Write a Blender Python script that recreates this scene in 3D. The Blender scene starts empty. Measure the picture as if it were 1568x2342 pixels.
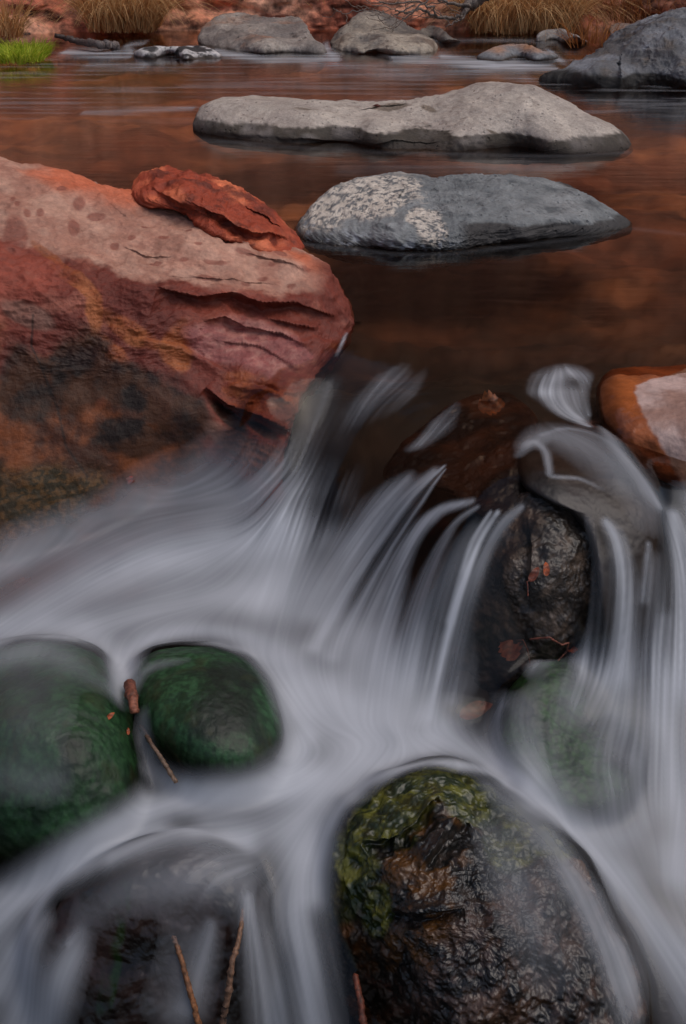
import bpy, math, random
import numpy as np
from mathutils import Vector
from mathutils.bvhtree import BVHTree
random.seed(7); rng = np.random.RandomState(7)
R = math.radians

# ------------------------------------------------------------------ camera, sky, sun, exposure
sc = bpy.context.scene
col = sc.collection
cam_d = bpy.data.cameras.new('camera'); cam = bpy.data.objects.new('camera', cam_d); col.objects.link(cam)
PITCH = R(30); TV = math.tan(R(25))
cam.location = (0, 0, 1.0); cam.rotation_euler = (R(90) - PITCH, 0, 0)
cam_d.sensor_fit = 'VERTICAL'; cam_d.sensor_height = 36; cam_d.lens = 18 / TV
cam_d.clip_start = .05; cam_d.clip_end = 500
sc.camera = cam
w = bpy.data.worlds.new('World'); sc.world = w; w.use_nodes = True
nt = w.node_tree; bg = nt.nodes['Background']; sky = nt.nodes.new('ShaderNodeTexSky')
SUN_EL, SUN_AZ = R(64), R(105)          # azimuth from +Y, clockwise
sky.sky_type = 'NISHITA'; sky.sun_disc = False; sky.sun_elevation = SUN_EL; sky.sun_rotation = SUN_AZ
sky.air_density = 1.0; sky.dust_density = 4.0; sky.ozone_density = 1.0
nt.links.new(sky.outputs[0], bg.inputs[0]); bg.inputs[1].default_value = .12
sd = bpy.data.lights.new('sun', 'SUN'); so = bpy.data.objects.new('sun', sd); col.objects.link(so)
sd.energy = 1.2; sd.angle = R(60); sd.color = (1, .965, .93)
dv = Vector((math.sin(SUN_AZ) * math.cos(SUN_EL), math.cos(SUN_AZ) * math.cos(SUN_EL), math.sin(SUN_EL)))
so.rotation_euler = dv.to_track_quat('Z', 'Y').to_euler(); so.location = (-3, 0, 6)
sc.view_settings.view_transform = 'Standard'; sc.view_settings.look = 'None'
sc.view_settings.exposure = -.27; sc.view_settings.gamma = 1
sc.render.engine = 'CYCLES'
sc.cycles.use_denoising = True
sc.cycles.max_bounces = 6; sc.cycles.transparent_max_bounces = 12
sc.cycles.caustics_reflective = False; sc.cycles.caustics_refractive = False

# ------------------------------------------------------------------ helpers
CX, CY = 784., 1171.
F_ = np.array([0, math.cos(PITCH), -math.sin(PITCH)]); U_ = np.array([0, math.sin(PITCH), math.cos(PITCH)]); R_ = np.array([1., 0, 0])
CAM = np.array([0, 0, 1.])
def rays(X, Y):
    X = np.asarray(X, float)[..., None]; Y = np.asarray(Y, float)[..., None]
    return F_ + R_ * (X - CX) / CY * TV + U_ * (CY - Y) / CY * TV
def at_z(X, Y, z):
    d = rays(X, Y); return CAM + d * ((z - 1.) / d[..., 2])[..., None]
def at_y(X, Y, y):
    d = rays(X, Y); return CAM + d * (y / d[..., 1])[..., None]
def px_size(P):                                      # metres covered by one photo pixel at P
    return (np.asarray(P) - CAM) @ F_ * TV / CY

def _h(ix, iy, iz, s):
    n = (ix * 374761393 + iy * 668265263 + iz * 2147483647 * 3 + s * 974634777) & 0xffffffff
    n = ((n ^ (n >> 13)) * 1274126177) & 0xffffffff
    n = ((n ^ (n >> 15)) * 2246822519) & 0xffffffff
    return ((n ^ (n >> 16)) & 0xffffff) / float(0xffffff)
def vnoise(P, seed=0):
    P = np.asarray(P, float); i = np.floor(P).astype(np.int64); f = P - i
    f = f * f * f * (f * (f * 6 - 15) + 10)
    x, y, z = i[:, 0], i[:, 1], i[:, 2]; r = 0
    for a in (0, 1):
        wx = f[:, 0] if a else 1 - f[:, 0]
        for b in (0, 1):
            wy = f[:, 1] if b else 1 - f[:, 1]
            for c in (0, 1):
                wz = f[:, 2] if c else 1 - f[:, 2]
                r = r + wx * wy * wz * _h(x + a, y + b, z + c, seed)
    return r * 2 - 1
def fbm(P, freq, octv=4, seed=0, gain=.5, ridged=False):
    P = np.asarray(P) * freq; a = 1.; s = 0; t = 0
    rot = np.array([[.8, .6, 0], [-.6, .8, 0], [0, 0, 1.]]) @ np.array([[1, 0, 0], [0, .8, .6], [0, -.6, .8]])
    for k in range(octv):
        n = vnoise(P, seed + k * 17)
        if ridged: n = 1 - 2 * np.abs(n)
        s = s + a * n; t += a; a *= gain; P = P @ rot.T * 2.03 + 11.3
    return s / t
def sstep(a, b, x):
    t = np.clip((x - a) / (b - a), 0, 1); return t * t * (3 - 2 * t)
def rbf(pts, vals, kernel='tps', lam=1e-4):
    pts = np.asarray(pts, float); vals = np.asarray(vals, float); n = len(pts)
    m = pts.mean(0); s = pts.std() + 1e-9; q = (pts - m) / s
    def K(d2):
        return .5 * d2 * np.log(d2 + 1e-12) if kernel == 'tps' else np.sqrt(d2 + 1e-6)
    A = K(((q[:, None] - q[None]) ** 2).sum(-1)) + lam * np.eye(n) * (1 if kernel == 'tps' else -1)
    Pm = np.hstack([np.ones((n, 1)), q])
    M = np.zeros((n + 3, n + 3)); M[:n, :n] = A; M[:n, n:] = Pm; M[n:, :n] = Pm.T
    sol = np.linalg.lstsq(M, np.concatenate([vals, np.zeros(3)]), rcond=None)[0]
    def f(X, Y):
        q2 = (np.stack([X.ravel(), Y.ravel()], 1) - m) / s; out = np.empty(len(q2))
        for k in range(0, len(q2), 40000):
            b = q2[k:k + 40000]
            out[k:k + 40000] = K(((b[:, None] - q[None]) ** 2).sum(-1)) @ sol[:n] + sol[n] + b @ sol[n + 1:]
        return out.reshape(X.shape)
    return f
def polydist(X, Y, poly):                            # distance to polyline, signed by side, and parameter 0..1
    poly = np.asarray(poly, float); best = np.full(X.shape, 1e9); side = np.zeros(X.shape); par = np.zeros(X.shape)
    n = len(poly) - 1
    for i in range(n):
        a, b = poly[i], poly[i + 1]; d = b - a; L = d @ d
        t = np.clip(((X - a[0]) * d[0] + (Y - a[1]) * d[1]) / L, 0, 1)
        dx = X - a[0] - t * d[0]; dy = Y - a[1] - t * d[1]; dd = np.hypot(dx, dy); m = dd < best
        best = np.where(m, dd, best); side = np.where(m, np.sign(d[0] * dy - d[1] * dx), side); par = np.where(m, (i + t) / n, par)
    return best, side, par
def lin(r, g, b):
    f = lambda c: (c / 255 / 12.92) if c <= 10 else ((c / 255 + .055) / 1.055) ** 2.4
    return np.array([f(r), f(g), f(b)])
def mixc(a, b, t):
    return a + (b - a) * np.asarray(t)[:, None]

def tag(o, label=None, cat=None, group=None, kind=None):
    if label: o['label'] = label
    if cat: o['category'] = cat
    if group: o['group'] = group
    if kind: o['kind'] = kind
    return o
def mesh_obj(name, V, faces, mat, attrs=None, parent=None, smooth=True):
    V = np.asarray(V, np.float32); me = bpy.data.meshes.new(name)
    if isinstance(faces, np.ndarray):
        k = faces.shape[1]; me.vertices.add(len(V)); me.vertices.foreach_set('co', V.ravel())
        me.loops.add(faces.size); me.loops.foreach_set('vertex_index', faces.astype(np.int32).ravel())
        me.polygons.add(len(faces)); me.polygons.foreach_set('loop_start', np.arange(0, faces.size, k, dtype=np.int32))
        me.polygons.foreach_set('loop_total', np.full(len(faces), k, np.int32))
        me.update(calc_edges=True); me.validate()
    else:
        me.from_pydata([tuple(map(float, v)) for v in V], [], faces); me.update()
    if smooth: me.polygons.foreach_set('use_smooth', np.ones(len(me.polygons), bool))
    for k, v in (attrs or {}).items():
        v = np.asarray(v, np.float32)
        if v.ndim == 1:
            at = me.attributes.new(k, 'FLOAT', 'POINT'); at.data.foreach_set('value', v)
        else:
            at = me.attributes.new(k, 'FLOAT_COLOR', 'POINT')
            at.data.foreach_set('color', np.hstack([v, np.ones((len(v), 1), np.float32)]).ravel())
    me.materials.append(mat)
    o = bpy.data.objects.new(name, me); col.objects.link(o)
    if parent: o.parent = parent
    return o
def grid_faces(nr, nc, wrap=False, keep=None):
    r = np.arange(nr - 1)[:, None]; c = np.arange(nc if wrap else nc - 1)[None]
    a = r * nc + c; b = r * nc + (c + 1) % nc; f = np.stack([a, b, b + nc, a + nc], -1).reshape(-1, 4)
    return f if keep is None else f[keep.ravel()[f].max(1)]

# ------------------------------------------------------------------ materials
def new_mat(name):
    m = bpy.data.materials.new(name); m.use_nodes = True; t = m.node_tree; t.nodes.clear()
    return m, t, t.nodes.new('ShaderNodeOutputMaterial')
def N(t, kind, **kw):
    n = t.nodes.new('ShaderNode' + kind)
    for k, v in kw.items():
        if k.startswith('i_'): n.inputs[k[2:].replace('_', ' ')].default_value = v
        else: setattr(n, k, v)
    return n
def math_n(t, op, a, b=None, clamp=False):
    n = t.nodes.new('ShaderNodeMath'); n.operation = op; n.use_clamp = clamp
    for i, v in enumerate((a, b)):
        if v is None: continue
        if isinstance(v, (int, float)): n.inputs[i].default_value = v
        else: t.links.new(v, n.inputs[i])
    return n.outputs[0]
def rock_material(name, fine=220., bump=.5, speck=.25, speck_scale=300., rough=.75, wet_rough=.18, bdist=.004, coat=0., pits=0., spec=.5):
    m, t, out = new_mat(name); L = t.links.new
    p = N(t, 'BsdfPrincipled'); tc = N(t, 'TexCoord'); a = N(t, 'Attribute', attribute_name='col'); wt = N(t, 'Attribute', attribute_name='wet')
    n1 = N(t, 'TexNoise', i_Scale=fine * .35, i_Detail=7., i_Roughness=.65); L(tc.outputs['Object'], n1.inputs['Vector'])
    n2 = N(t, 'TexNoise', i_Scale=speck_scale, i_Detail=2., i_Roughness=.6); L(tc.outputs['Object'], n2.inputs['Vector'])
    n3 = N(t, 'TexNoise', i_Scale=fine * .08, i_Detail=5., i_Roughness=.6); L(tc.outputs['Object'], n3.inputs['Vector'])
    # grain: multiplies the base colour of the stone
    g = math_n(t, 'MULTIPLY_ADD', n2.outputs['Fac'], speck * 4); t.nodes[-1].inputs[2].default_value = 1 - speck * 2
    g2 = math_n(t, 'MULTIPLY_ADD', n1.outputs['Fac'], .9); t.nodes[-1].inputs[2].default_value = .55
    g3 = math_n(t, 'MULTIPLY_ADD', n3.outputs['Fac'], .8); t.nodes[-1].inputs[2].default_value = .6
    gm = math_n(t, 'MULTIPLY', math_n(t, 'MAXIMUM', g, .15), math_n(t, 'MULTIPLY', g2, g3))
    mx = N(t, 'Mix', data_type='RGBA', blend_type='MULTIPLY'); mx.inputs[0].default_value = 1
    L(a.outputs['Color'], mx.inputs[6]); cc = N(t, 'CombineColor')
    for k in range(3): L(gm, cc.inputs[k])
    L(cc.outputs[0], mx.inputs[7]); colour = mx.outputs[2]
    h = math_n(t, 'ADD', math_n(t, 'MULTIPLY', n1.outputs['Fac'], 1.), math_n(t, 'MULTIPLY', n3.outputs['Fac'], 2.5))
    if pits:
        v = N(t, 'TexVoronoi', i_Scale=fine * .22); L(tc.outputs['Object'], v.inputs['Vector'])
        pm = N(t, 'MapRange', interpolation_type='SMOOTHSTEP'); pm.inputs[1].default_value = .08; pm.inputs[2].default_value = .3; L(v.outputs['Distance'], pm.inputs[0])
        sel = math_n(t, 'GREATER_THAN', n3.outputs['Fac'], .52)
        pit = math_n(t, 'MULTIPLY', math_n(t, 'SUBTRACT', 1., pm.outputs[0]), sel)
        h = math_n(t, 'SUBTRACT', h, math_n(t, 'MULTIPLY', pit, 2.5))
        dk = N(t, 'Mix', data_type='RGBA', blend_type='MULTIPLY'); L(math_n(t, 'MULTIPLY', pit, pits), dk.inputs[0])
        L(colour, dk.inputs[6]); dk.inputs[7].default_value = (.18, .16, .15, 1); colour = dk.outputs[2]
    b = N(t, 'Bump', i_Strength=bump, i_Distance=bdist); L(h, b.inputs['Height']); L(b.outputs[0], p.inputs['Normal'])
    L(colour, p.inputs['Base Color']); p.inputs['Specular IOR Level'].default_value = spec
    rr = N(t, 'MapRange'); rr.inputs[3].default_value = rough; rr.inputs[4].default_value = wet_rough; L(wt.outputs['Fac'], rr.inputs[0])
    L(rr.outputs[0], p.inputs['Roughness'])
    if coat:
        L(math_n(t, 'MULTIPLY', wt.outputs['Fac'], coat), p.inputs['Coat Weight']); p.inputs['Coat Roughness'].default_value = .06
    L(p.outputs[0], out.inputs[0]); return m
M_GREY = rock_material('grey_stone', fine=170, bump=.55, speck=.22, speck_scale=160, pits=.35, bdist=.006)
M_BLUE = rock_material('blue_grey_stone', fine=200, bump=.6, speck=.16, speck_scale=190, pits=.25, bdist=.005, wet_rough=.3)
M_RED = rock_material('red_sandstone', fine=200, bump=.45, speck=.1, speck_scale=420, rough=.62, wet_rough=.4, bdist=.006, spec=.28)
M_FAR = rock_material('far_stone', fine=60, bump=.5, speck=.3, speck_scale=70, bdist=.012, pits=.5)
M_ALGAE = rock_material('algae_stone', fine=260, bump=.3, speck=.12, speck_scale=400, rough=.6, wet_rough=.5, bdist=.003)
M_WET = rock_material('wet_stone', fine=130, bump=.4, speck=.1, speck_scale=300, rough=.5, wet_rough=.42, bdist=.005, coat=.22)
M_COBBLE = rock_material('cobble_stone', fine=200, bump=.25, speck=.1, speck_scale=380, rough=.55, wet_rough=.28, bdist=.003)

def simple_mat(name, base, rough=.7, attr=False, trans=0., nscale=0., bump=0., bdist=.002):
    m, t, out = new_mat(name); L = t.links.new; p = N(t, 'BsdfPrincipled'); p.inputs['Base Color'].default_value = (*base, 1); p.inputs['Roughness'].default_value = rough
    if attr:
        a = N(t, 'Attribute', attribute_name='col'); L(a.outputs['Color'], p.inputs['Base Color'])
    if nscale:
        tc = N(t, 'TexCoord'); n = N(t, 'TexNoise', i_Scale=nscale, i_Detail=5.); L(tc.outputs['Object'], n.inputs['Vector'])
        mx = N(t, 'Mix', data_type='RGBA', blend_type='MULTIPLY'); mx.inputs[0].default_value = 1
        rp = N(t, 'ValToRGB'); rp.color_ramp.elements[0].position = .3; rp.color_ramp.elements[0].color = (.25, .25, .25, 1); rp.color_ramp.elements[1].position = .7; rp.color_ramp.elements[1].color = (1.4, 1.4, 1.4, 1)
        L(n.outputs['Fac'], rp.inputs[0]); L(rp.outputs[0], mx.inputs[7])
        if attr: L(a.outputs['Color'], mx.inputs[6])
        else: mx.inputs[6].default_value = (*base, 1)
        L(mx.outputs[2], p.inputs['Base Color'])
        b = N(t, 'Bump', i_Strength=bump, i_Distance=bdist); L(n.outputs['Fac'], b.inputs['Height']); L(b.outputs[0], p.inputs['Normal'])
    if trans:
        tr = N(t, 'BsdfTranslucent'); mxs = N(t, 'MixShader'); mxs.inputs[0].default_value = trans
        if attr: L(a.outputs['Color'], tr.inputs[0])
        else: tr.inputs[0].default_value = (*base, 1)
        L(p.outputs[0], mxs.inputs[1]); L(tr.outputs[0], mxs.inputs[2]); L(mxs.outputs[0], out.inputs[0])
    else: L(p.outputs[0], out.inputs[0])
    return m
M_GRASS = simple_mat('dry_grass', (.4, .25, .12), .7, attr=True, trans=.45)
M_TWIG = simple_mat('twig_bark', (.16, .09, .06), .6, attr=True, nscale=130, bump=.8)
M_LEAF = simple_mat('dead_leaf', (.2, .07, .03), .5, attr=True, trans=.15, nscale=120, bump=.4)
M_BARK = simple_mat('sodden_bark', (.22, .11, .07), .5, nscale=300, bump=1.)

# ------------------------------------------------------------------ rocks
TREES = []
def outline_fn(poly, c):
    poly = np.asarray(poly, float); q = np.vstack([poly, poly[:1]]); seg = []
    n = len(poly)                                      # closed Catmull-Rom through the outline points
    for i in range(n):
        p0, p1, p2, p3 = poly[i - 1], poly[i], poly[(i + 1) % n], poly[(i + 2) % n]
        t = np.linspace(0, 1, 16, endpoint=False)[:, None]
        seg.append(.5 * (2 * p1 + (p2 - p0) * t + (2 * p0 - 5 * p1 + 4 * p2 - p3) * t ** 2 + (3 * p1 - p0 - 3 * p2 + p3) * t ** 3))
    s = np.vstack(seg) - c; ang = np.arctan2(s[:, 1], s[:, 0]); rad = np.hypot(s[:, 0], s[:, 1])
    o = np.argsort(ang); ang = ang[o]; rad = rad[o]
    return lambda th: np.interp(th, np.r_[ang - 2 * np.pi, ang, ang + 2 * np.pi], np.r_[rad, rad, rad])
def rock(name, label, outline, ctrl, Rf, Rb, mat, colour, disp=((.01, 8),), p=2., centre=None, ledges=(), res=(150, 300), kind=None, group=None, cat='rock', smooth_disp=None, wet=None, seed=1, tree=True, dmask=None):
    o = np.asarray(outline, float); c = np.array(centre if centre else o.mean(0))
    f = outline_fn(o, c); C = [(X, Y, (at_z(X, Y, v)[1] if k == 'z' else v)) for X, Y, k, v in ctrl]
    if len(C) < 3: C = C + [(C[0][0] + 50, C[0][1], C[0][2]), (C[0][0], C[0][1] + 50, C[0][2])]
    C = np.array(C, float); base = rbf(C[:, :2], C[:, 2])
    nr, nc = res; nb = max(16, nr // 4)
    phi = np.r_[np.linspace(.004, np.pi / 2, nr), np.linspace(np.pi / 2, np.pi - .02, nb + 1)[1:]]
    th = np.linspace(-np.pi, np.pi, nc, endpoint=False); rr = np.sin(phi)[:, None]
    X = c[0] + rr * (f(th) * np.cos(th))[None]; Y = c[1] + rr * (f(th) * np.sin(th))[None]
    y = base(X, Y); q = np.clip(1 - rr ** p, 0, 1) ** (1 / p); front = (phi <= np.pi / 2 + 1e-9)[:, None]
    y = np.where(front, y + Rf * (1 - q), y + Rf + Rb * q); G0 = at_y(X, Y, y)
    for poly, depth, width in ledges:                   # a step in the face: the side below the line lies further back
        d, s, par = polydist(X, Y, poly); e = np.sin(np.clip(par, 0, 1) * np.pi) ** .5
        d = d + 11 * fbm(np.stack([X.ravel() / 70, Y.ravel() / 40, 0 * X.ravel()], 1), 1., 3, 5).reshape(X.shape)
        y = y + np.where(front, e * depth * np.where(s > 0, sstep(-6, 12, d) * np.exp(-(d / width) ** 2), 0), 0) \
              - np.where(front, e * depth * .35 * np.where(s <= 0, np.exp(-(d / (width * .5)) ** 2), 0), 0)
    P = at_y(X, Y, y).reshape(-1, 3); nR = len(phi)
    G = P.reshape(nR, nc, 3)
    def normals(G):
        du = np.gradient(G, axis=0); dvv = np.roll(G, -1, 1) - np.roll(G, 1, 1)
        n = np.cross(dvv, du); n /= np.linalg.norm(n, axis=-1, keepdims=True) + 1e-12
        return n
    n = normals(G0).reshape(-1, 3); dm = np.ones(len(P)) if dmask is None else dmask(X.ravel(), Y.ravel())
    for k, dd in enumerate(disp):
        amp, fr = dd[0], dd[1]; rg = len(dd) > 2 and dd[2]
        S = np.array(dd[3]) if len(dd) > 3 else np.ones(3)
        P = P + n * ((dm if fr > 4 else 1.) * amp * fbm(P * S, fr, 5, seed * 31 + k * 7, .55, rg))[:, None]
    G = P.reshape(nR, nc, 3); n = normals(G).reshape(-1, 3)
    cc = colour(P, n, X.ravel(), Y.ravel(), seed)
    if o[:, 1].min() < 420 or 'speckled' in name: cc = mixc(cc, lin(34, 22, 15), .85 * (1 - sstep(-.03, -.004, P[:, 2])) * (P[:, 1] > 3.2))   # algae-dark under the waterline, deepened as if the water absorbed more light
    wv = wet(P, n, X.ravel(), Y.ravel()) if wet else np.zeros(len(P))
    faces = grid_faces(nR, nc, True)
    cap0 = P[:nc].mean(0); cap1 = P[-nc:].mean(0); V = np.vstack([P, cap0, cap1]); k0 = len(P)
    cc = np.vstack([cc, cc[:1], cc[-1:]]); wv = np.r_[wv, wv[0], wv[-1]]
    j = np.arange(nc); j2 = (j + 1) % nc
    caps = np.vstack([np.stack([np.full(nc, k0), j2, j, j], 1)[:, :3], np.stack([np.full(nc, k0 + 1), (nR - 1) * nc + j, (nR - 1) * nc + j2], 1)])
    me = bpy.data.meshes.new(name)
    org = V[:k0].mean(0); V = V - org
    me.from_pydata([], [], [])
    fl = np.concatenate([faces.ravel(), caps.ravel()]); tot = np.r_[np.full(len(faces), 4), np.full(len(caps), 3)]; st = np.r_[0, np.cumsum(tot)[:-1]]
    me.vertices.add(len(V)); me.vertices.foreach_set('co', V.astype(np.float32).ravel())
    me.loops.add(len(fl)); me.loops.foreach_set('vertex_index', fl.astype(np.int32))
    me.polygons.add(len(tot)); me.polygons.foreach_set('loop_start', st.astype(np.int32)); me.polygons.foreach_set('loop_total', tot.astype(np.int32))
    me.update(calc_edges=True); me.polygons.foreach_set('use_smooth', np.ones(len(tot), bool))
    at = me.attributes.new('col', 'FLOAT_COLOR', 'POINT'); at.data.foreach_set('color', np.hstack([cc, np.ones((len(cc), 1))]).astype(np.float32).ravel())
    at = me.attributes.new('wet', 'FLOAT', 'POINT'); at.data.foreach_set('value', wv.astype(np.float32))
    me.materials.append(mat); ob = bpy.data.objects.new(name, me); ob.location = org; col.objects.link(ob)
    tag(ob, label, cat, group, kind)
    ob_pts = V[:nR * nc] + org
    if tree: TREES.append((ob.name, BVHTree.FromPolygons([tuple(v) for v in V + org], [tuple(x) for x in np.vstack([faces[:, :3], faces[:, [0, 2, 3]]]).tolist()])))
    return ob, ob_pts
def hit(X, Y, names=None, off=.004):
    d = rays(X, Y); d = Vector(d / np.linalg.norm(d)); best = None
    for nme, t in TREES:
        if names and nme.split('.')[0] not in names: continue
        h = t.ray_cast(Vector(CAM), d)
        if h[0] and (best is None or h[3] < best): best = h[3]
    if best is None: return np.array(at_z(X, Y, -.3))
    return CAM + np.array(d) * (best - off)

def wetband(h0, h1, dark, wob=.02, fr=7):
    def f(P, c, seed):
        e = P[:, 2] - (h0 + wob * fbm(P, fr, 4, seed + 3))
        k = 1 - sstep(0, h1, e); return mixc(c, c * dark, k)
    return f
def blobs(X, Y, lst, P, seed, wob=.35):                 # soft-edged stain weight; each entry: x, y, rx, ry, tilt
    w_ = np.zeros(len(X)); nz = fbm(P, 14, 5, seed)
    for x, y, rx, ry, a in lst:
        ca, sa = math.cos(R(a)), math.sin(R(a)); u = ((X - x) * ca + (Y - y) * sa) / rx; v = (-(X - x) * sa + (Y - y) * ca) / ry
        d = np.sqrt(u * u + v * v) + wob * nz; w_ = np.maximum(w_, 1 - sstep(.75, 1.15, d))
    return w_

# --- long pale boulder in the pool
def c_long(P, n, X, Y, s):
    a = fbm(P, 5, 5, 11); b = fbm(P, 30, 4, 12)
    c = mixc(lin(158, 146, 138), lin(186, 174, 163), sstep(-.5, .5, a)); c = mixc(c, lin(120, 106, 98), .55 * sstep(.1, .6, b))
    c = mixc(c, lin(92, 76, 60), .75 * blobs(X, Y, [(890, 243, 46, 7, -3), (980, 250, 20, 5, 10), (700, 250, 30, 3, 5), (1130, 305, 22, 3, 30)], P, 4, .2))
    d = P[:, 2] - (.052 + .012 * fbm(P, 10, 4, 15) + .006 * fbm(P, 50, 3, 16)); k = 1 - sstep(-.003, .006, d)
    c = mixc(c, mixc(lin(62, 54, 46), lin(104, 96, 92), sstep(-.2, .5, fbm(P * [1, 1, .4], 14, 4, 17))), k)
    return mixc(c, lin(44, 33, 26), 1 - sstep(0, .035, P[:, 2]))
rock('pale_boulder', 'long pale grey boulder with a raised hump and dark waterline band in mid pool',
     [(440, 290), (447, 258), (475, 232), (540, 222), (640, 220), (740, 229), (850, 234), (960, 230), (1040, 215), (1090, 193), (1150, 186), (1210, 196), (1270, 228), (1330, 262), (1400, 295), (1434, 325), (1439, 346), (1380, 362), (1100, 372), (800, 362), (520, 338), (450, 312)],
     [(442, 305, 'z', 0), (520, 318, 'z', 0), (700, 330, 'z', 0), (860, 338, 'z', 0), (1050, 346, 'z', 0), (1250, 350, 'z', 0), (1435, 345, 'z', 0),
      (445, 270, 'y', 5.2), (520, 292, 'y', 5.06), (700, 300, 'y', 4.96), (860, 308, 'y', 4.89), (1050, 312, 'y', 4.82), (1250, 314, 'y', 4.79), (1400, 322, 'y', 4.8),
      (520, 225, 'y', 5.3), (650, 222, 'y', 5.35), (850, 235, 'y', 5.35), (1000, 232, 'y', 5.3), (1150, 190, 'y', 5.2), (1150, 250, 'y', 4.98), (1300, 255, 'y', 4.96), (850, 262, 'y', 5.1), (650, 258, 'y', 5.14), (800, 362, 'z', -.07), (1200, 372, 'z', -.07)],
     .12, .5, M_GREY, c_long, disp=((.035, 2.2), (.012, 9), (.004, 40)), p=5, centre=(950, 300), res=(190, 520),
     ledges=[([(1010, 318), (900, 322), (860, 330), (700, 316), (470, 300)][::-1], .02, 16), ([(820, 250), (870, 240), (930, 238)], .05, 10)], seed=2)
# --- blue-grey speckled boulder
def c_blue(P, n, X, Y, s):
    a = fbm(P, 7, 5, 21); b = fbm(P * [1, 1, 2.0], 55, 5, 22, .7); st = fbm(P * [1, 1, 3], 18, 5, 23, .6)
    grey = mixc(lin(98, 101, 103), lin(132, 134, 135), sstep(-.5, .5, a)); grey = mixc(grey, lin(64, 68, 72), .7 * sstep(.15, .5, st))
    pale = mixc(lin(96, 97, 99), lin(198, 186, 174), sstep(-.2, .12, b + .25 * fbm(P, 110, 2, 29)))
    lw = blobs(X, Y, [(850, 455, 105, 52, -8), (975, 515, 55, 34, 40), (750, 490, 70, 50, -20), (905, 428, 70, 26, 0)], P, 24, .45)
    c = mixc(grey, pale, lw)
    d = P[:, 2] - (.062 * np.interp(X, [1040, 1250, 1440], [1, .7, .35]) + .008 * fbm(P, 14, 4, 25)); k = (1 - sstep(-.003, .005, d)) * sstep(1040, 1075, X)
    c = mixc(c, lin(54, 51, 51), k)
    low = (1 - sstep(.0, .05, P[:, 2])) * (1 - sstep(1000, 1080, X)); c = mixc(c, mixc(lin(40, 38, 38), lin(150, 155, 165), sstep(.05, .35, fbm(P, 60, 3, 26))), low * .8)
    return mixc(c, lin(36, 30, 26), 1 - sstep(-.005, .014, P[:, 2]))
rock('speckled_boulder', 'blue-grey boulder speckled cream on its left end, low in the pool',
     [(682, 530), (700, 500), (730, 465), (775, 430), (830, 410), (900, 403), (960, 405), (992, 412), (1040, 404), (1110, 401), (1200, 407), (1290, 425), (1350, 455), (1400, 490), (1438, 520), (1390, 542), (1200, 580), (1000, 606), (800, 592), (705, 560)],
     [(682, 545, 'z', 0), (760, 560, 'z', 0), (900, 572, 'z', 0), (990, 575, 'z', 0), (1060, 568, 'z', 0), (1200, 553, 'z', 0), (1320, 539, 'z', 0), (1438, 522, 'z', 0),
      (740, 520, 'y', 3.50), (900, 530, 'y', 3.39), (1060, 530, 'y', 3.40), (1200, 517, 'y', 3.465), (1320, 505, 'y', 3.54), (900, 405, 'y', 3.95), (1110, 403, 'y', 3.95), (800, 440, 'y', 3.8), (1280, 430, 'y', 3.9), (1000, 470, 'y', 3.62), (900, 600, 'z', -.07), (1200, 580, 'z', -.07)],
     .08, .35, M_BLUE, c_blue, disp=((.02, 4), (.009, 14, True, (1, 1, 1.8)), (.005, 45, True, (1, 1, 2.5))), p=5, centre=(1030, 510), res=(190, 440),
     ledges=[([(935, 420), (900, 470), (895, 530)][::-1], .02, 18), ([(1440, 505), (1320, 512), (1180, 530), (1060, 540)], -.012, 12)], seed=3,
     wet=lambda P, n, X, Y: (1 - sstep(0, .05, P[:, 2])) * (1 - sstep(1000, 1080, X)))
# --- dark grey boulder at the right edge
def c_dark(P, n, X, Y, s):
    a = fbm(P, 4, 5, 31); b = fbm(P, 16, 4, 32); c = mixc(lin(78, 76, 78), lin(122, 124, 130), sstep(-.3, .5, a)); c = mixc(c, lin(146, 150, 160), .5 * sstep(.25, .6, fbm(P * [1, 1, 1.6], 6, 5, 33)))
    c = mixc(c, lin(96, 84, 74), .6 * sstep(.1, .6, b)); d = P[:, 2] - (.055 + .015 * fbm(P, 6, 4, 34)); return mixc(c, lin(30, 27, 26), 1 - sstep(-.005, .01, d))
rock('dark_boulder', 'big dark grey pitted boulder at the right edge of the pool',
     [(1238, 190), (1262, 172), (1300, 160), (1340, 140), (1372, 124), (1390, 102), (1424, 72), (1462, 48), (1520, 36), (1600, 24), (1700, 40), (1800, 120), (1820, 220), (1700, 260), (1500, 265), (1350, 240), (1262, 215)],
     [(1238, 191, 'z', 0), (1330, 194, 'z', 0), (1400, 199, 'z', 0), (1568, 204, 'z', 0), (1400, 170, 'y', 6.48), (1568, 172, 'y', 6.36), (1300, 170, 'y', 6.58), (1460, 60, 'y', 7.1), (1600, 40, 'y', 7.1), (1390, 110, 'y', 6.95), (1500, 110, 'y', 6.7), (1500, 260, 'z', -.2), (1340, 240, 'z', -.15)],
     .15, .8, M_FAR, c_dark, disp=((.09, 1.6), (.035, 5, True), (.012, 20)), p=4, centre=(1520, 150), res=(150, 360), ledges=[([(1480, 95), (1420, 140), (1405, 200)], .05, 25)], seed=4)
def pale_rock(a, b, wetz, tan=None):
    def f(P, n, X, Y, s):
        c = mixc(lin(*a), lin(*b), sstep(-.4, .4, fbm(P, 5, 5, s * 9))); c = mixc(c, lin(66, 58, 54), .5 * sstep(.2, .6, fbm(P, 14, 4, s * 9 + 1)))
        if tan is not None: c = mixc(c, lin(*tan), .7 * sstep(.1, .4, fbm(P, 3.5, 4, s * 9 + 2)) * (1 - sstep(.05, .22, P[:, 2])))
        return mixc(c, lin(52, 42, 36), 1 - sstep(-.01, .012, P[:, 2] - wetz - .02 * fbm(P, 8, 3, s * 9 + 3)))
    return f
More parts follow.
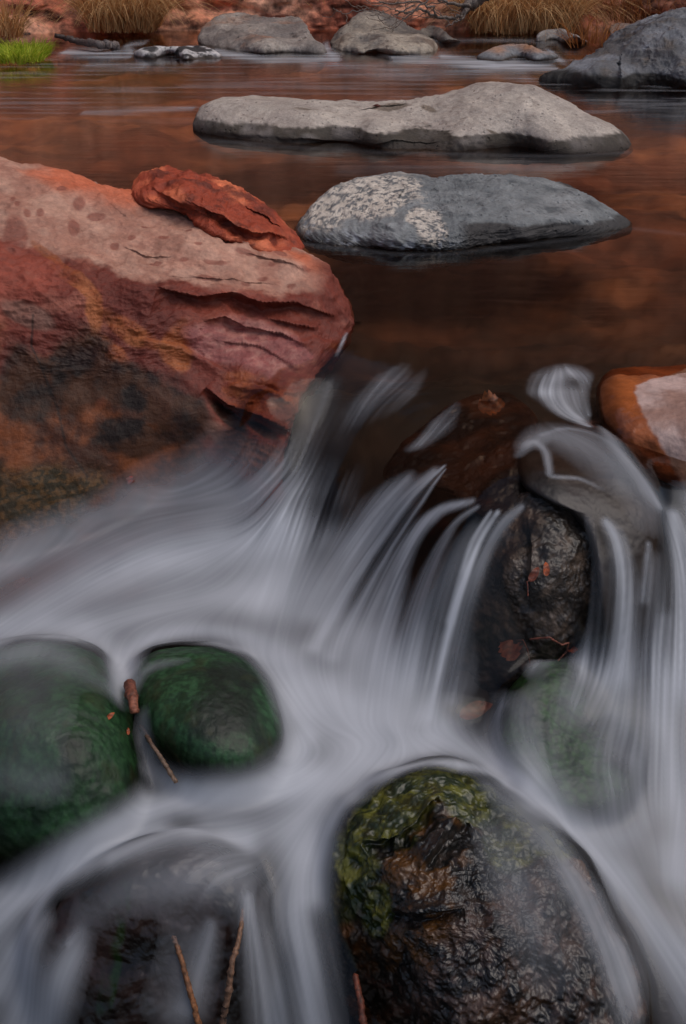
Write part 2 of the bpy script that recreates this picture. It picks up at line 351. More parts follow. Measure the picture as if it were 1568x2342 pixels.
rock('flat_topped_boulder', 'flat-topped grey boulder left of the rounded one at the head of the pool',
     [(458, 96), (462, 78), (485, 48), (510, 34), (560, 32), (610, 37), (665, 36), (692, 50), (712, 84), (738, 118), (740, 140), (700, 165), (560, 170), (480, 150)],
     [(460, 106, 'z', 0), (520, 116, 'z', 0), (600, 124, 'z', 0), (735, 124, 'z', 0), (520, 80, 'y', 8.2), (600, 85, 'y', 7.95), (690, 85, 'y', 7.95), (560, 36, 'y', 8.6), (660, 40, 'y', 8.6), (600, 165, 'z', -.2), (490, 50, 'y', 8.6)],
     .12, .5, M_FAR, pale_rock((118, 110, 106), (160, 150, 142), .0, (150, 104, 76)), disp=((.05, 2), (.02, 7), (.006, 30)), p=3.5, res=(110, 260), seed=5)
rock('rounded_boulder', 'rounded grey boulder with a sloping tail at the head of the pool',
     [(755, 104), (760, 88), (790, 58), (820, 34), (855, 26), (890, 34), (930, 62), (975, 78), (1003, 100), (1002, 128), (960, 160), (840, 165), (765, 140)],
     [(757, 112, 'z', 0), (830, 124, 'z', 0), (900, 127, 'z', 0), (1000, 118, 'z', 0), (830, 80, 'y', 8.05), (900, 90, 'y', 7.85), (960, 100, 'y', 7.8), (855, 32, 'y', 8.6), (920, 62, 'y', 8.4), (880, 160, 'z', -.2)],
     .12, .5, M_FAR, pale_rock((104, 98, 94), (166, 154, 140), .0, (86, 66, 54)), disp=((.05, 2.2), (.025, 7), (.006, 30)), p=3, res=(110, 260), seed=6)
rock('pitted_rock', 'low black-and-white pitted rock left of the flat-topped boulder',
     [(305, 124), (320, 112), (350, 106), (400, 105), (450, 104), (480, 110), (505, 128), (480, 150), (400, 155), (330, 148)],
     [(307, 132, 'z', 0), (350, 135, 'z', 0), (420, 136, 'z', 0), (500, 134, 'z', 0), (350, 110, 'y', 7.6), (440, 108, 'y', 7.7), (400, 150, 'z', -.1)],
     .06, .3, M_FAR, lambda P, n, X, Y, s: mixc(mixc(lin(52, 50, 52), lin(186, 182, 182), sstep(-.15, .1, fbm(P, 22, 4, 71))), lin(60, 48, 40), 1 - sstep(0, .02, P[:, 2])), disp=((.012, 5), (.006, 25)), p=3, res=(70, 180), seed=7)
rock('tan_rock', 'small tan-topped rock with white water pouring past it, near the grass bank',
     [(1092, 134), (1105, 122), (1140, 107), (1185, 99), (1215, 103), (1245, 118), (1275, 130), (1260, 160), (1180, 170), (1110, 155)],
     [(1095, 138, 'z', 0), (1150, 140, 'z', 0), (1220, 140, 'z', 0), (1270, 136, 'z', 0), (1180, 104, 'y', 7.7), (1140, 112, 'y', 7.6), (1180, 165, 'z', -.12)],
     .06, .3, M_FAR, lambda P, n, X, Y, s: mixc(mixc(lin(120, 122, 126), lin(178, 130, 96), sstep(.02, .09, P[:, 2] + .03 * fbm(P, 12, 3, 81))), lin(60, 46, 36), 1 - sstep(0, .025, P[:, 2])), disp=((.02, 5), (.006, 25)), p=3, res=(70, 180), seed=8)
rock('low_rock', 'low pale grey rock in front of the right hand dry grass',
     [(1228, 88), (1240, 74), (1270, 69), (1305, 75), (1335, 90), (1345, 104), (1290, 115), (1235, 108)],
     [(1230, 97, 'z', 0), (1290, 100, 'z', 0), (1340, 99, 'z', 0), (1275, 72, 'y', 8.6), (1290, 112, 'z', -.1)], .06, .3, M_FAR, pale_rock((120, 118, 118), (156, 150, 146), 0), disp=((.02, 5), (.006, 25)), p=3, res=(60, 150), seed=9)
rock('low_rock', 'small grey rock tucked behind the tail of the rounded boulder',
     [(955, 84), (968, 66), (990, 60), (1012, 68), (1030, 84), (1055, 96), (1000, 112), (960, 105)],
     [(960, 96, 'z', 0), (1010, 98, 'z', 0), (1050, 97, 'z', 0), (990, 64, 'y', 8.8), (1000, 108, 'z', -.1)], .06, .3, M_FAR, pale_rock((96, 92, 90), (140, 132, 124), 0), disp=((.02, 5), (.006, 25)), p=3, res=(60, 150), seed=10)
rock('low_rock', 'grey rock on the sand just left of the dark boulder top',
     [(1392, 70), (1400, 56), (1425, 52), (1450, 58), (1462, 75), (1430, 90), (1400, 86)], [(1400, 80, 'z', 0.02), (1450, 82, 'z', 0.02), (1425, 56, 'y', 8.7)], .06, .3, M_FAR, pale_rock((110, 96, 90), (140, 122, 112), 0), disp=((.02, 5),), p=3, res=(50, 120), seed=11)

# --- the big red boulder
def c_red(P, n, X, Y, s):
    a = fbm(P, 4, 5, 41); b = fbm(P, 16, 5, 42, .6); f = fbm(P * [1, 1, 2.5], 40, 4, 43)
    red = mixc(lin(98, 42, 32), lin(142, 68, 52), sstep(-.4, .5, a)); red = mixc(red, lin(160, 96, 78), .6 * sstep(.1, .6, b))
    pale = mixc(lin(166, 118, 100), lin(190, 146, 126), sstep(-.3, .4, b)); pale = mixc(pale, lin(206, 104, 66), .8 * sstep(.0, .4, fbm(P, 3, 4, 44)) * (1 - sstep(-15, 30, Y - np.interp(X, [0, 215, 300, 560, 745, 800], [400, 455, 478, 545, 630, 730]))))
    edge, _, _ = polydist(X, Y, [(-300, 520), (0, 545), (90, 560), (200, 600), (330, 655), (520, 660), (640, 690), (740, 665), (800, 600)])
    sd = np.interp(X, [-300, 0, 90, 200, 330, 520, 640, 740, 800], [520, 545, 560, 600, 655, 665, 690, 668, 600]) - Y + 34 * fbm(P, 10, 5, 45, .6)
    pw = sstep(-10, 12, sd) * (1 - sstep(690, 760, X + 25 * b) * sstep(560, 600, Y))
    c = mixc(red, pale, .92 * pw)
    spots = [(92, 490, 9, 9, 0), (62, 494, 8, 9, 0), (40, 475, 6, 6, 0), (30, 462, 7, 8, 0), (220, 497, 22, 9, 10), (168, 520, 15, 14, 20), (180, 470, 14, 10, 0), (262, 560, 10, 6, 0), (300, 545, 9, 6, 5), (355, 607, 15, 6, 0), (372, 555, 12, 5, 10), (430, 540, 9, 5, 0), (452, 575, 10, 5, 0), (470, 645, 20, 7, 0), (600, 640, 14, 6, 0), (665, 655, 12, 7, 0), (560, 590, 26, 7, 15), (640, 590, 18, 5, 10), (490, 612, 30, 7, 8), (700, 620, 12, 7, 0), (35, 540, 30, 38, 0), (420, 605, 12, 5, 0), (520, 565, 12, 5, 10), (330, 520, 8, 5, 0), (140, 440, 10, 5, 0), (560, 655, 12, 5, 0), (620, 615, 9, 4, 0)]
    c = mixc(c, lin(126, 68, 56), .7 * blobs(X, Y, spots, P, 46, .32))
    # orange mineral streaks across the front
    st = blobs(X, Y, [(120, 590, 60, 10, 42), (195, 660, 46, 16, 45), (215, 720, 22, 50, -10), (160, 640, 60, 9, 35), (300, 760, 80, 30, 30), (400, 800, 40, 60, 0), (250, 800, 60, 25, 40), (600, 905, 80, 40, 5), (560, 880, 70, 30, 10)], P, 47, .5)
    c = mixc(c, mixc(lin(146, 76, 38), lin(178, 106, 58), sstep(-.2, .4, b)), .62 * st * sstep(-.3, .3, b + .3))
    # purple-pink polished face
    pk = blobs(X, Y, [(600, 800, 120, 60, 22), (500, 790, 80, 40, 20), (690, 830, 60, 40, 30)], P, 48, .3); c = mixc(c, mixc(lin(142, 84, 82), lin(176, 122, 112), sstep(-.2, .4, f)), .7 * pk)
    # dark algae film below, brown toward the water, granular moss lower left
    br = blobs(X, Y, [(100, 1020, 400, 200, 8), (330, 1070, 150, 80, 0), (-150, 1000, 200, 330, 0)], P, 50, .4); c = mixc(c, mixc(lin(56, 30, 14), lin(116, 62, 28), sstep(-.3, .4, b)), .92 * br)
    dk = blobs(X, Y, [(300, 880, 170, 62, 20), (400, 950, 90, 70, 25), (180, 850, 90, 90, 0), (60, 870, 70, 90, 0), (300, 1000, 90, 50, 10), (520, 950, 60, 16, 40), (600, 985, 40, 12, 30)], P, 49, .5)
    c = mixc(c, mixc(lin(20, 12, 8), lin(56, 32, 16), sstep(-.3, .3, b)), .9 * dk)
    ms = blobs(X, Y, [(50, 1180, 200, 110, -25), (-120, 1200, 200, 160, 0)], P, 51, .3); c = mixc(c, mixc(lin(34, 34, 14), lin(84, 60, 28), sstep(-.1, .3, fbm(P, 120, 3, 52))), .8 * ms)
    gy = blobs(X, Y, [(540, 1010, 80, 26, 30), (620, 1060, 70, 40, 20), (60, 720, 70, 26, 20)], P, 53, .35); c = mixc(c, lin(120, 92, 80), .6 * gy)
    ck, _, _ = polydist(X, Y, [(75, 720), (70, 790), (90, 830), (130, 930), (150, 1020), (200, 1090)]); c = mixc(c, lin(24, 16, 12), .7 * (1 - sstep(1, 4, ck + 2 * b)))
    return c
def w_red(P, n, X, Y): return np.clip(sstep(690, 820, Y + 60 * fbm(P, 8, 3, 60)), 0, 1) * .35
red, red_pts = rock('red_boulder', 'huge red sandstone boulder with pale spotted top and dark wet base at left',
     [(-420, 430), (-250, 392), (-80, 380), (0, 382), (60, 388), (140, 402), (215, 438), (300, 462), (420, 480), (560, 530), (650, 560), (705, 585), (745, 615), (780, 668), (803, 722), (792, 775), (766, 812), (735, 860), (700, 915), (675, 965), (655, 1010), (640, 1080), (630, 1180), (560, 1280), (350, 1370), (0, 1420), (-300, 1400), (-440, 1100)],
     [(-250, 392, 'y', 3.1), (0, 382, 'y', 2.98), (215, 438, 'y', 2.95), (420, 480, 'y', 2.93), (650, 560, 'y', 2.86), (745, 615, 'y', 2.76), (800, 722, 'y', 2.68), (792, 775, 'y', 2.62), (735, 860, 'y', 2.47), (675, 965, 'y', 2.36), (640, 1080, 'y', 2.3),
      (-250, 540, 'y', 2.72), (0, 545, 'y', 2.66), (200, 600, 'y', 2.62), (330, 655, 'y', 2.58), (520, 665, 'y', 2.62), (640, 690, 'y', 2.62), (740, 670, 'y', 2.67), (100, 470, 'y', 2.82), (400, 560, 'y', 2.77),
      (-250, 800, 'y', 2.42), (0, 800, 'y', 2.42), (200, 800, 'y', 2.45), (400, 800, 'y', 2.49), (560, 760, 'y', 2.56), (650, 800, 'y', 2.53), (350, 880, 'y', 2.41), (560, 880, 'y', 2.42), (650, 880, 'y', 2.43), (480, 960, 'y', 2.37), (600, 960, 'y', 2.38),
      (-200, 1000, 'y', 2.3), (0, 1000, 'y', 2.29), (200, 1000, 'y', 2.32), (400, 1050, 'y', 2.34), (560, 1060, 'y', 2.35), (0, 1200, 'y', 2.17), (200, 1200, 'y', 2.22), (450, 1180, 'y', 2.34), (0, 1400, 'y', 2.06), (200, 1400, 'y', 2.14), (400, 1350, 'y', 2.26), (-250, 1250, 'y', 2.12)],
     .1, .5, M_RED, c_red, disp=((.03, 3), (.013, 6, True, (1, 1, 2.2)), (.006, 18, True, (1, 1, 2.6)), (.0022, 55), (.0008, 130)), p=10, centre=(250, 850), res=(380, 820),
     ledges=[([(355, 668), (450, 690), (530, 672), (600, 700), (680, 694), (770, 722)], .038, 46), ([(450, 745), (510, 728), (560, 752), (640, 765), (720, 806)], .02, 30), ([(470, 885), (520, 925), (600, 955), (660, 985)], .045, 24), ([(280, 560), (330, 585), (400, 596)], .011, 16), ([(560, 590), (620, 606), (700, 625)], .012, 16), ([(245, 470), (285, 500), (270, 530)], .014, 12), ([(520, 870), (620, 885), (690, 920)], -.02, 16), ([(300, 770), (420, 790), (520, 850)], -.018, 20), ([(380, 640), (500, 648), (640, 652)], .012, 10), ([(600, 730), (680, 748), (760, 758)], .016, 20), ([(490, 780), (600, 800), (690, 845)], .012, 12)], seed=12, wet=w_red, dmask=lambda X, Y: 1 - .85 * sstep(800, 900, Y) * sstep(560, 460, X))
def c_slab(P, n, X, Y, s):
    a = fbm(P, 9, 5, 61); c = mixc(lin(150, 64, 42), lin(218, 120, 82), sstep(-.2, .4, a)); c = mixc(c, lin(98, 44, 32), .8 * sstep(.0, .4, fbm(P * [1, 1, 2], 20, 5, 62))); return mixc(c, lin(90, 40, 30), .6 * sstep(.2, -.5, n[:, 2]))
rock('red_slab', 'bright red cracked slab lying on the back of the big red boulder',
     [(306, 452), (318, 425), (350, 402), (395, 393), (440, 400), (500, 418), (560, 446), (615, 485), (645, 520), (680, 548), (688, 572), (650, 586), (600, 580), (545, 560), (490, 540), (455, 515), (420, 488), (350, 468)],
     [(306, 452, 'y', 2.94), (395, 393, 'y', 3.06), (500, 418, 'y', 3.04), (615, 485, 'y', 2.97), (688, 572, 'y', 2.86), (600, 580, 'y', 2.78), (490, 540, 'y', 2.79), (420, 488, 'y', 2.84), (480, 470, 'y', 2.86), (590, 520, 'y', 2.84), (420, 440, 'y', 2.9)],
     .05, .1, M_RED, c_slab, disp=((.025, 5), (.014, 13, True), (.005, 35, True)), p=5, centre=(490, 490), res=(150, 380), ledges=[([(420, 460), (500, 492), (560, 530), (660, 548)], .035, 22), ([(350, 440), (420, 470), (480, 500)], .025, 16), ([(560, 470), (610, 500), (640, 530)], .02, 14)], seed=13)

# --- the foreground stones
def c_algae(dark, g1, g2, hi=None):
    def f(P, n, X, Y, s):
        st = fbm(P * [1, 1, .35], 60, 4, s * 7, .6); a = fbm(P, 9, 4, s * 7 + 1)
        fib = fbm(P * [1, 1, .22], 130, 3, s * 7 + 3, .6)
        c = mixc(lin(*g1), lin(*g2), sstep(-.3, .4, .6 * st + .6 * fib)); c = mixc(c, lin(*hi), .6 * sstep(.1, .5, fib) * sstep(-.1, .3, a)) if hi else c
        c = mixc(c, lin(*dark), .85 * sstep(-.1, .35, a)); c = mixc(c, lin(40, 46, 18), .5 * sstep(.15, .5, fbm(P, 22, 4, s * 7 + 4)))
        lo = P[:, 2].min(); hgt = (P[:, 2] - lo) / (P[:, 2].max() - lo)      # colour turns nearly black low on the stone
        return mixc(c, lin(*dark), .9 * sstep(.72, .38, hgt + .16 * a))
    return f
G_ALG = 'algae-green stones among the white water'
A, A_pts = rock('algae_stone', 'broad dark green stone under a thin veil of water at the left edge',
     [(-170, 1700), (-120, 1560), (-20, 1490), (90, 1466), (180, 1472), (245, 1520), (290, 1600), (315, 1720), (320, 1850), (250, 1960), (100, 2040), (-80, 2020), (-170, 1880)],
     [(75, 1470, 'y', 1.69), (75, 1650, 'y', 1.5), (75, 1950, 'y', 1.33), (300, 1650, 'y', 1.5)], .16, .14, M_ALGAE, c_algae((8, 18, 8), (16, 46, 20), (36, 70, 38)), disp=((.018, 6), (.003, 25), (.0005, 90)), res=(170, 360), seed=14, wet=lambda P, n, X, Y: np.full(len(P), .4))
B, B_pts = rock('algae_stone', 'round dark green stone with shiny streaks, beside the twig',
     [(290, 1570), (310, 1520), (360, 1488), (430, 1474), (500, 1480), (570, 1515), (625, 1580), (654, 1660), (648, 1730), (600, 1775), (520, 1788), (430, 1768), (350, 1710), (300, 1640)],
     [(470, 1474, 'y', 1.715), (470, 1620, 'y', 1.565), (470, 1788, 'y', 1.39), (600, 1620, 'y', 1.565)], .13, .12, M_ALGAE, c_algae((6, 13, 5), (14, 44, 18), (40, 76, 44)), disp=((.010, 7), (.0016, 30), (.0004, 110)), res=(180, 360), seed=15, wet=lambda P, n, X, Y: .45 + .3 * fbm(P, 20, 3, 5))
def c_mossy(P, n, X, Y, s):
    a = fbm(P, 12, 5, 91); b = fbm(P, 45, 4, 92, .6); c = mixc(lin(7, 6, 5), lin(46, 38, 33), sstep(-.1, .5, b)); c = mixc(c, lin(84, 52, 16), .8 * sstep(.0, .4, fbm(P, 25, 4, 93)))
    g = blobs(X, Y, [(900, 1850, 120, 90, -30), (800, 1980, 60, 150, 15), (1080, 1830, 140, 55, 15), (1160, 1930, 60, 60, 0), (1250, 1900, 80, 60, 30), (860, 2080, 40, 60, 0)], P, 94, .5)
    c = mixc(c, mixc(lin(28, 40, 8), lin(96, 96, 26), sstep(-.2, .5, b)), .85 * g)
    pu = blobs(X, Y, [(1250, 2200, 230, 200, 20), (1100, 2300, 250, 120, 0)], P, 95, .4); return mixc(c, mixc(lin(26, 20, 19), lin(78, 60, 54), sstep(-.2, .5, b)), .7 * pu)
D, D_pts = rock('mossy_boulder', 'knobbly glistening boulder with green moss on top at bottom right',
     [(728, 2005), (744, 1915), (795, 1850), (850, 1815), (930, 1786), (1020, 1776), (1110, 1796), (1200, 1850), (1290, 1940), (1380, 2060), (1440, 2180), (1470, 2320), (1460, 2480), (1250, 2600), (1000, 2600), (860, 2450), (790, 2280), (752, 2120)],
     [(1000, 1780, 'z', -.385), (900, 1900, 'z', -.385), (1000, 2050, 'z', -.41), (1000, 2300, 'z', -.54), (800, 2000, 'z', -.45), (1250, 1950, 'z', -.41), (1350, 2150, 'z', -.47), (1200, 2200, 'z', -.47), (1250, 2400, 'z', -.58), (850, 2250, 'z', -.58), (1000, 2550, 'z', -.7)],
     .09, .2, M_WET, c_mossy, disp=((.036, 6), (.024, 12), (.008, 28, True), (.003, 65), (.0012, 130)), p=2.9, centre=(1080, 2130), res=(330, 600), seed=16, ledges=[([(830, 1930), (920, 1900), (1000, 1850)], .03, 30), ([(960, 1990), (1010, 1930), (1060, 1880)], .025, 30), ([(880, 2080), (960, 2090), (1060, 2080)], .02, 25)], wet=lambda P, n, X, Y: np.full(len(P), 1.))
def c_brown(P, n, X, Y, s):
    a = fbm(P, 12, 5, 101); c = mixc(lin(16, 11, 10), lin(44, 31, 28), sstep(-.3, .4, a)); g = blobs(X, Y, [(270, 2100, 26, 90, 12), (250, 2250, 22, 80, 8)], P, 102, .4); return mixc(c, lin(24, 50, 14), .55 * g * sstep(-.35, .3, fbm(P * [1, 1, .3], 40, 3, 103)))
C, C_pts = rock('brown_stone', 'dark brown stone with a green streak under the lower left falls',
     [(60, 2170), (110, 2080), (200, 2000), (320, 1945), (440, 1930), (560, 1975), (630, 2080), (660, 2250), (600, 2450), (400, 2560), (200, 2520), (90, 2350)],
     [(330, 1940, 'y', 1.31), (330, 2050, 'y', 1.27), (330, 2150, 'y', 1.24), (330, 2342, 'y', 1.17), (500, 2150, 'y', 1.24)], .08, .14, M_COBBLE, c_brown, disp=((.015, 7), (.005, 25)), res=(140, 300), p=3, seed=17, wet=lambda P, n, X, Y: np.full(len(P), .9))
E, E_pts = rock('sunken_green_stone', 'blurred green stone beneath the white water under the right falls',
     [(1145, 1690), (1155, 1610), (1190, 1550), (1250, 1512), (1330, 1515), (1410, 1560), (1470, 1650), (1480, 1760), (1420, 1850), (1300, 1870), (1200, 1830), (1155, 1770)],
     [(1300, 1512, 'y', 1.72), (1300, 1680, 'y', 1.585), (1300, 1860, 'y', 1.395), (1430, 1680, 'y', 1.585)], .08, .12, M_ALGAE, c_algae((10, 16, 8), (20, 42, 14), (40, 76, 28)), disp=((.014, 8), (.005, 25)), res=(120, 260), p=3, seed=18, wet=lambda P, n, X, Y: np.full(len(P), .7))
def c_cob(P, n, X, Y, s):
    return mixc(mixc(lin(32, 27, 25), lin(58, 51, 49), sstep(-.4, .4, fbm(P, 8, 4, 111))), lin(44, 34, 28), .8 * sstep(1180, 1220, Y - (X - 1350) * .1 + 20 * fbm(P, 20, 3, 112)))
Fk, F_pts = rock('draped_cobble', 'smooth grey cobble wearing a glassy skin of water in mid cascade',
     [(1185, 1060), (1190, 1020), (1230, 990), (1290, 978), (1350, 985), (1420, 1030), (1470, 1090), (1505, 1160), (1520, 1300), (1510, 1460), (1450, 1540), (1390, 1500), (1370, 1340), (1320, 1190), (1205, 1120)],
     [(1290, 980, 'z', -.025), (1250, 1100, 'z', -.045), (1400, 1100, 'z', -.055), (1400, 1200, 'z', -.105), (1480, 1180, 'z', -.10), (1420, 1350, 'z', -.205), (1430, 1480, 'z', -.31)], .07, .1, M_COBBLE, c_cob, disp=((.01, 7), (.002, 30)), p=3.5, res=(130, 280), seed=19, wet=lambda P, n, X, Y: np.full(len(P), .3))
def c_block(P, n, X, Y, s):
    b = fbm(P, 30, 5, 121, .6); c = mixc(lin(32, 26, 23), lin(84, 70, 60), sstep(-.2, .5, b))
    rt = blobs(X, Y, [(1290, 1160, 90, 70, 0), (1270, 1280, 60, 130, 5)], P, 122, .4); return mixc(c, mixc(lin(40, 33, 28), lin(84, 70, 60), sstep(-.1, .4, b)), .6 * rt)
Gk, G_pts = rock('dark_wet_block', 'dark blocky wet rock with dead leaves caught on its face beside the falls',
     [(1110, 1240), (1140, 1190), (1205, 1120), (1270, 1096), (1340, 1104), (1400, 1150), (1440, 1300), (1460, 1450), (1440, 1580), (1300, 1620), (1130, 1610), (1040, 1590), (1040, 1480), (1070, 1340)],
     [(1270, 1100, 'z', -.045), (1200, 1150, 'y', 1.92), (1350, 1150, 'y', 1.93), (1270, 1300, 'y', 1.80), (1180, 1300, 'y', 1.815), (1400, 1300, 'y', 1.85), (1110, 1450, 'y', 1.81), (1250, 1500, 'y', 1.76), (1420, 1500, 'y', 1.80), (1080, 1580, 'y', 1.79), (1250, 1600, 'y', 1.74)],
     .06, .2, M_WET, c_block, disp=((.02, 7), (.014, 17), (.004, 45), (.001, 120)), p=6, res=(200, 380), seed=20, ledges=[([(1195, 1130), (1215, 1250), (1210, 1400)], .012, 50), ([(1215, 1110), (1290, 1125), (1380, 1130)][::-1], -.012, 14)], wet=lambda P, n, X, Y: np.full(len(P), .55))
def c_orange(P, n, X, Y, s):
    a = fbm(P, 10, 4, 131); c = mixc(lin(118, 58, 24), lin(160, 86, 42), sstep(-.4, .4, a)); c = mixc(c, lin(60, 26, 10), .8 * (1 - sstep(1385, 1440, X - (Y - 900) * .25 + 20 * a)))
    x0 = np.interp(Y, [800, 845, 880, 920, 960, 1000, 1060, 1110], [1700, 1560, 1450, 1460, 1475, 1500, 1530, 1560]); k = sstep(-5, 7, X - x0 + 10 * fbm(P, 30, 3, 132))
    return mixc(c, mixc(lin(150, 116, 104), lin(186, 158, 150), sstep(-.3, .4, fbm(P, 12, 5, 133))), k)
H, H_pts = rock('orange_boulder', 'smooth orange boulder with a dry pinkish top at the right edge',
     [(1368, 940), (1366, 890), (1385, 850), (1430, 838), (1500, 840), (1580, 836), (1680, 850), (1760, 930), (1760, 1060), (1680, 1150), (1580, 1130), (1500, 1095), (1440, 1050), (1395, 1000)],
     [(1385, 850, 'z', .0), (1500, 842, 'y', 2.42), (1620, 845, 'y', 2.42), (1400, 950, 'y', 2.18), (1500, 950, 'y', 2.16), (1600, 950, 'y', 2.14), (1480, 1060, 'y', 2.08), (1600, 1100, 'y', 2.03), (1380, 900, 'y', 2.27)],
     .1, .14, M_COBBLE, c_orange, disp=((.012, 6), (.003, 25)), p=4, res=(150, 320), seed=21, wet=lambda P, n, X, Y: 1 - sstep(1440, 1480, X))
def c_ledge(P, n, X, Y, s):
    return mixc(lin(24, 13, 9), lin(64, 36, 20), sstep(-.2, .5, fbm(P, 12, 5, 141)))
I, I_pts = rock('sunken_ledge', 'reddish brown ledge seen through clear water at the lip of the fall',
     [(880, 1090), (940, 1000), (1010, 940), (1090, 905), (1180, 910), (1230, 960), (1230, 1050), (1210, 1140), (1150, 1200), (1090, 1180), (1040, 1130), (980, 1110)],
     [(900, 1080, 'z', -.145), (1010, 960, 'z', -.085), (1150, 920, 'z', -.06), (1100, 1050, 'z', -.085), (1020, 1060, 'z', -.11), (1090, 1160, 'z', -.105), (1190, 1140, 'z', -.095), (1200, 1000, 'z', -.055)], .05, .08, M_COBBLE, c_ledge, disp=((.015, 8), (.006, 25)), p=6, res=(110, 260), seed=22, wet=lambda P, n, X, Y: np.full(len(P), .6))

# ------------------------------------------------------------------ the water: one height field, level pool then cascade
Zc = [(600, 780, 0), (700, 780, 0), (1000, 740, 0), (1300, 750, 0), (1568, 780, 0), (1750, 780, 0), (1000, 840, -.01), (1200, 850, -.005), (1330, 830, 0), (1500, 820, 0), (850, 840, -.02),
 (900, 950, -.07), (1000, 950, -.05), (1100, 950, -.03), (1200, 950, -.02), (1000, 1040, -.085), (1100, 1050, -.05), (1180, 1050, -.035), (1090, 1140, -.075), (1190, 1155, -.07),
 (720, 880, -.05), (600, 900, -.03), (700, 950, -.10), (780, 950, -.10), (680, 1050, -.18), (800, 1050, -.16), (900, 1050, -.115), (640, 1150, -.25), (760, 1150, -.235), (850, 1150, -.20), (950, 1120, -.125),
 (600, 1250, -.325), (750, 1250, -.305), (850, 1250, -.265), (950, 1250, -.20), (1050, 1230, -.13), (1100, 1250, -.145), (1150, 1230, -.125), (700, 1400, -.37), (800, 1400, -.35), (900, 1400, -.315), (1000, 1400, -.26), (1080, 1350, -.205),
 (690, 1520, -.385), (850, 1550, -.385), (980, 1550, -.37), (1030, 1500, -.33), (1000, 1650, -.415), (1100, 1600, -.41), (-100, 1320, -.375), (0, 1280, -.36), (200, 1180, -.315), (400, 1110, -.265), (300, 1130, -.285), (450, 1160, -.285), (550, 1130, -.26), (300, 1400, -.375), (0, 1480, -.39), (500, 1450, -.38), (600, 1600, -.405), (280, 1550, -.40), (-200, 1500, -.4),
 (720, 1700, -.42), (850, 1700, -.42), (1000, 1720, -.425), (400, 1840, -.455), (600, 1800, -.445), (200, 1930, -.495), (0, 2080, -.57), (-150, 2200, -.64), (700, 1900, -.465), (700, 2100, -.53), (720, 2250, -.6), (780, 2400, -.67),
 (1450, 1000, -.06), (1500, 1130, -.085), (1568, 1150, -.095), (1700, 1150, -.1), (1400, 1200, -.095), (1480, 1250, -.12), (1560, 1300, -.18), (1400, 1300, -.16), (1420, 1450, -.28), (1560, 1450, -.29), (1700, 1450, -.3), (1400, 1520, -.33), (1540, 1550, -.35), (1400, 1700, -.40), (1550, 1700, -.42), (1700, 1700, -.42), (1400, 1850, -.455), (1550, 1850, -.46), (1500, 2000, -.5), (1600, 2200, -.56), (1250, 1830, -.445), (1150, 1750, -.43), (1300, 1900, -.465), (1450, 2080, -.515), (1550, 2300, -.6), (1600, 2500, -.68),
 (1300, 1600, -.38), (1250, 1550, -.4), (1250, 1150, -.065), (560, 2000, -.485), (400, 1950, -.475), (200, 2050, -.53), (80, 2150, -.59), (400, 2150, -.57), (200, 2300, -.69), (550, 2100, -.54), (500, 2342, -.71), (350, 2342, -.73), (640, 2342, -.68), (200, 2550, -.85), (600, 2550, -.8), (900, 2600, -.75), (1300, 2600, -.72), (0, 2400, -.78), (-150, 2500, -.82)]
Zc = np.array(Zc, float); W3 = at_z(Zc[:, 0], Zc[:, 1], Zc[:, 2]); fz = rbf(W3[:, :2], Zc[:, 2], 'lin', 1e-3)
DX = .003; xs = np.arange(-1.05, 1.05, DX); y_near = np.arange(.9, 2.72, DX)
def blur(A, s):
    k = int(3 * s + 1); g = np.exp(-.5 * (np.arange(-k, k + 1) / s) ** 2); g /= g.sum()
    A = np.pad(A, ((k, k), (k, k)), 'edge')
    A = np.apply_along_axis(lambda v: np.convolve(v, g, 'valid'), 0, A); return np.apply_along_axis(lambda v: np.convolve(v, g, 'valid'), 1, A)
cs = 5; Xg, Yg = np.meshgrid(xs[::cs], y_near[::cs]); Zs = fz(Xg, Yg)
def upsample(A, nr, nc):
    r = np.linspace(0, A.shape[0] - 1, nr) if False else np.minimum(np.arange(nr) / cs, A.shape[0] - 1.001); c = np.minimum(np.arange(nc) / cs, A.shape[1] - 1.001)
    i = r.astype(int); j = c.astype(int); fr = (r - i)[:, None]; fc = (c - j)[None]
    return (A[i][:, j] * (1 - fr) * (1 - fc) + A[i + 1][:, j] * fr * (1 - fc) + A[i][:, j + 1] * (1 - fr) * fc + A[i + 1][:, j + 1] * fr * fc)
nY, nX = len(y_near), len(xs); Xg, Yg = np.meshgrid(xs, y_near)
Z0 = blur(upsample(Zs, nY, nX), 7)
Z0 = Z0 * (1 - sstep(2.5, 2.68, Yg)) ; Z0 = np.minimum(Z0, 0)
def raster(pts, close=3):
    i = ((pts[:, 1] - y_near[0]) / DX).round().astype(int); j = ((pts[:, 0] - xs[0]) / DX).round().astype(int)
    m = (i >= 0) & (i < nY) & (j >= 0) & (j < nX); A_ = np.full((nY, nX), -2.); np.maximum.at(A_, (i[m], j[m]), pts[m, 2])
    for _ in range(close):                             # close pinholes
        e = np.pad(A_, 1, 'edge'); A_ = np.max([e[a:a + nY, b:b + nX] for a in range(3) for b in range(3)], 0)
    return A_
top = np.maximum.reduce([raster(p) for p in (A_pts + [0, 0, .006], B_pts, C_pts + [0, 0, .015], D_pts + [0, 0, .013], E_pts + [0, 0, .01], F_pts + [0, 0, .012])])
rtop = raster(red_pts); rtop = np.where((rtop < Z0 + .16) & (Yg < 2.42) & (Xg < -.05), rtop, -2)   # spray climbs the foot of the red boulder
Zr = np.maximum(Z0, np.maximum(top + .006, rtop + .012)); Zw = blur(np.maximum(Z0, blur(Zr, 3)), 2.5)
bedZ = blur(Z0, 6)

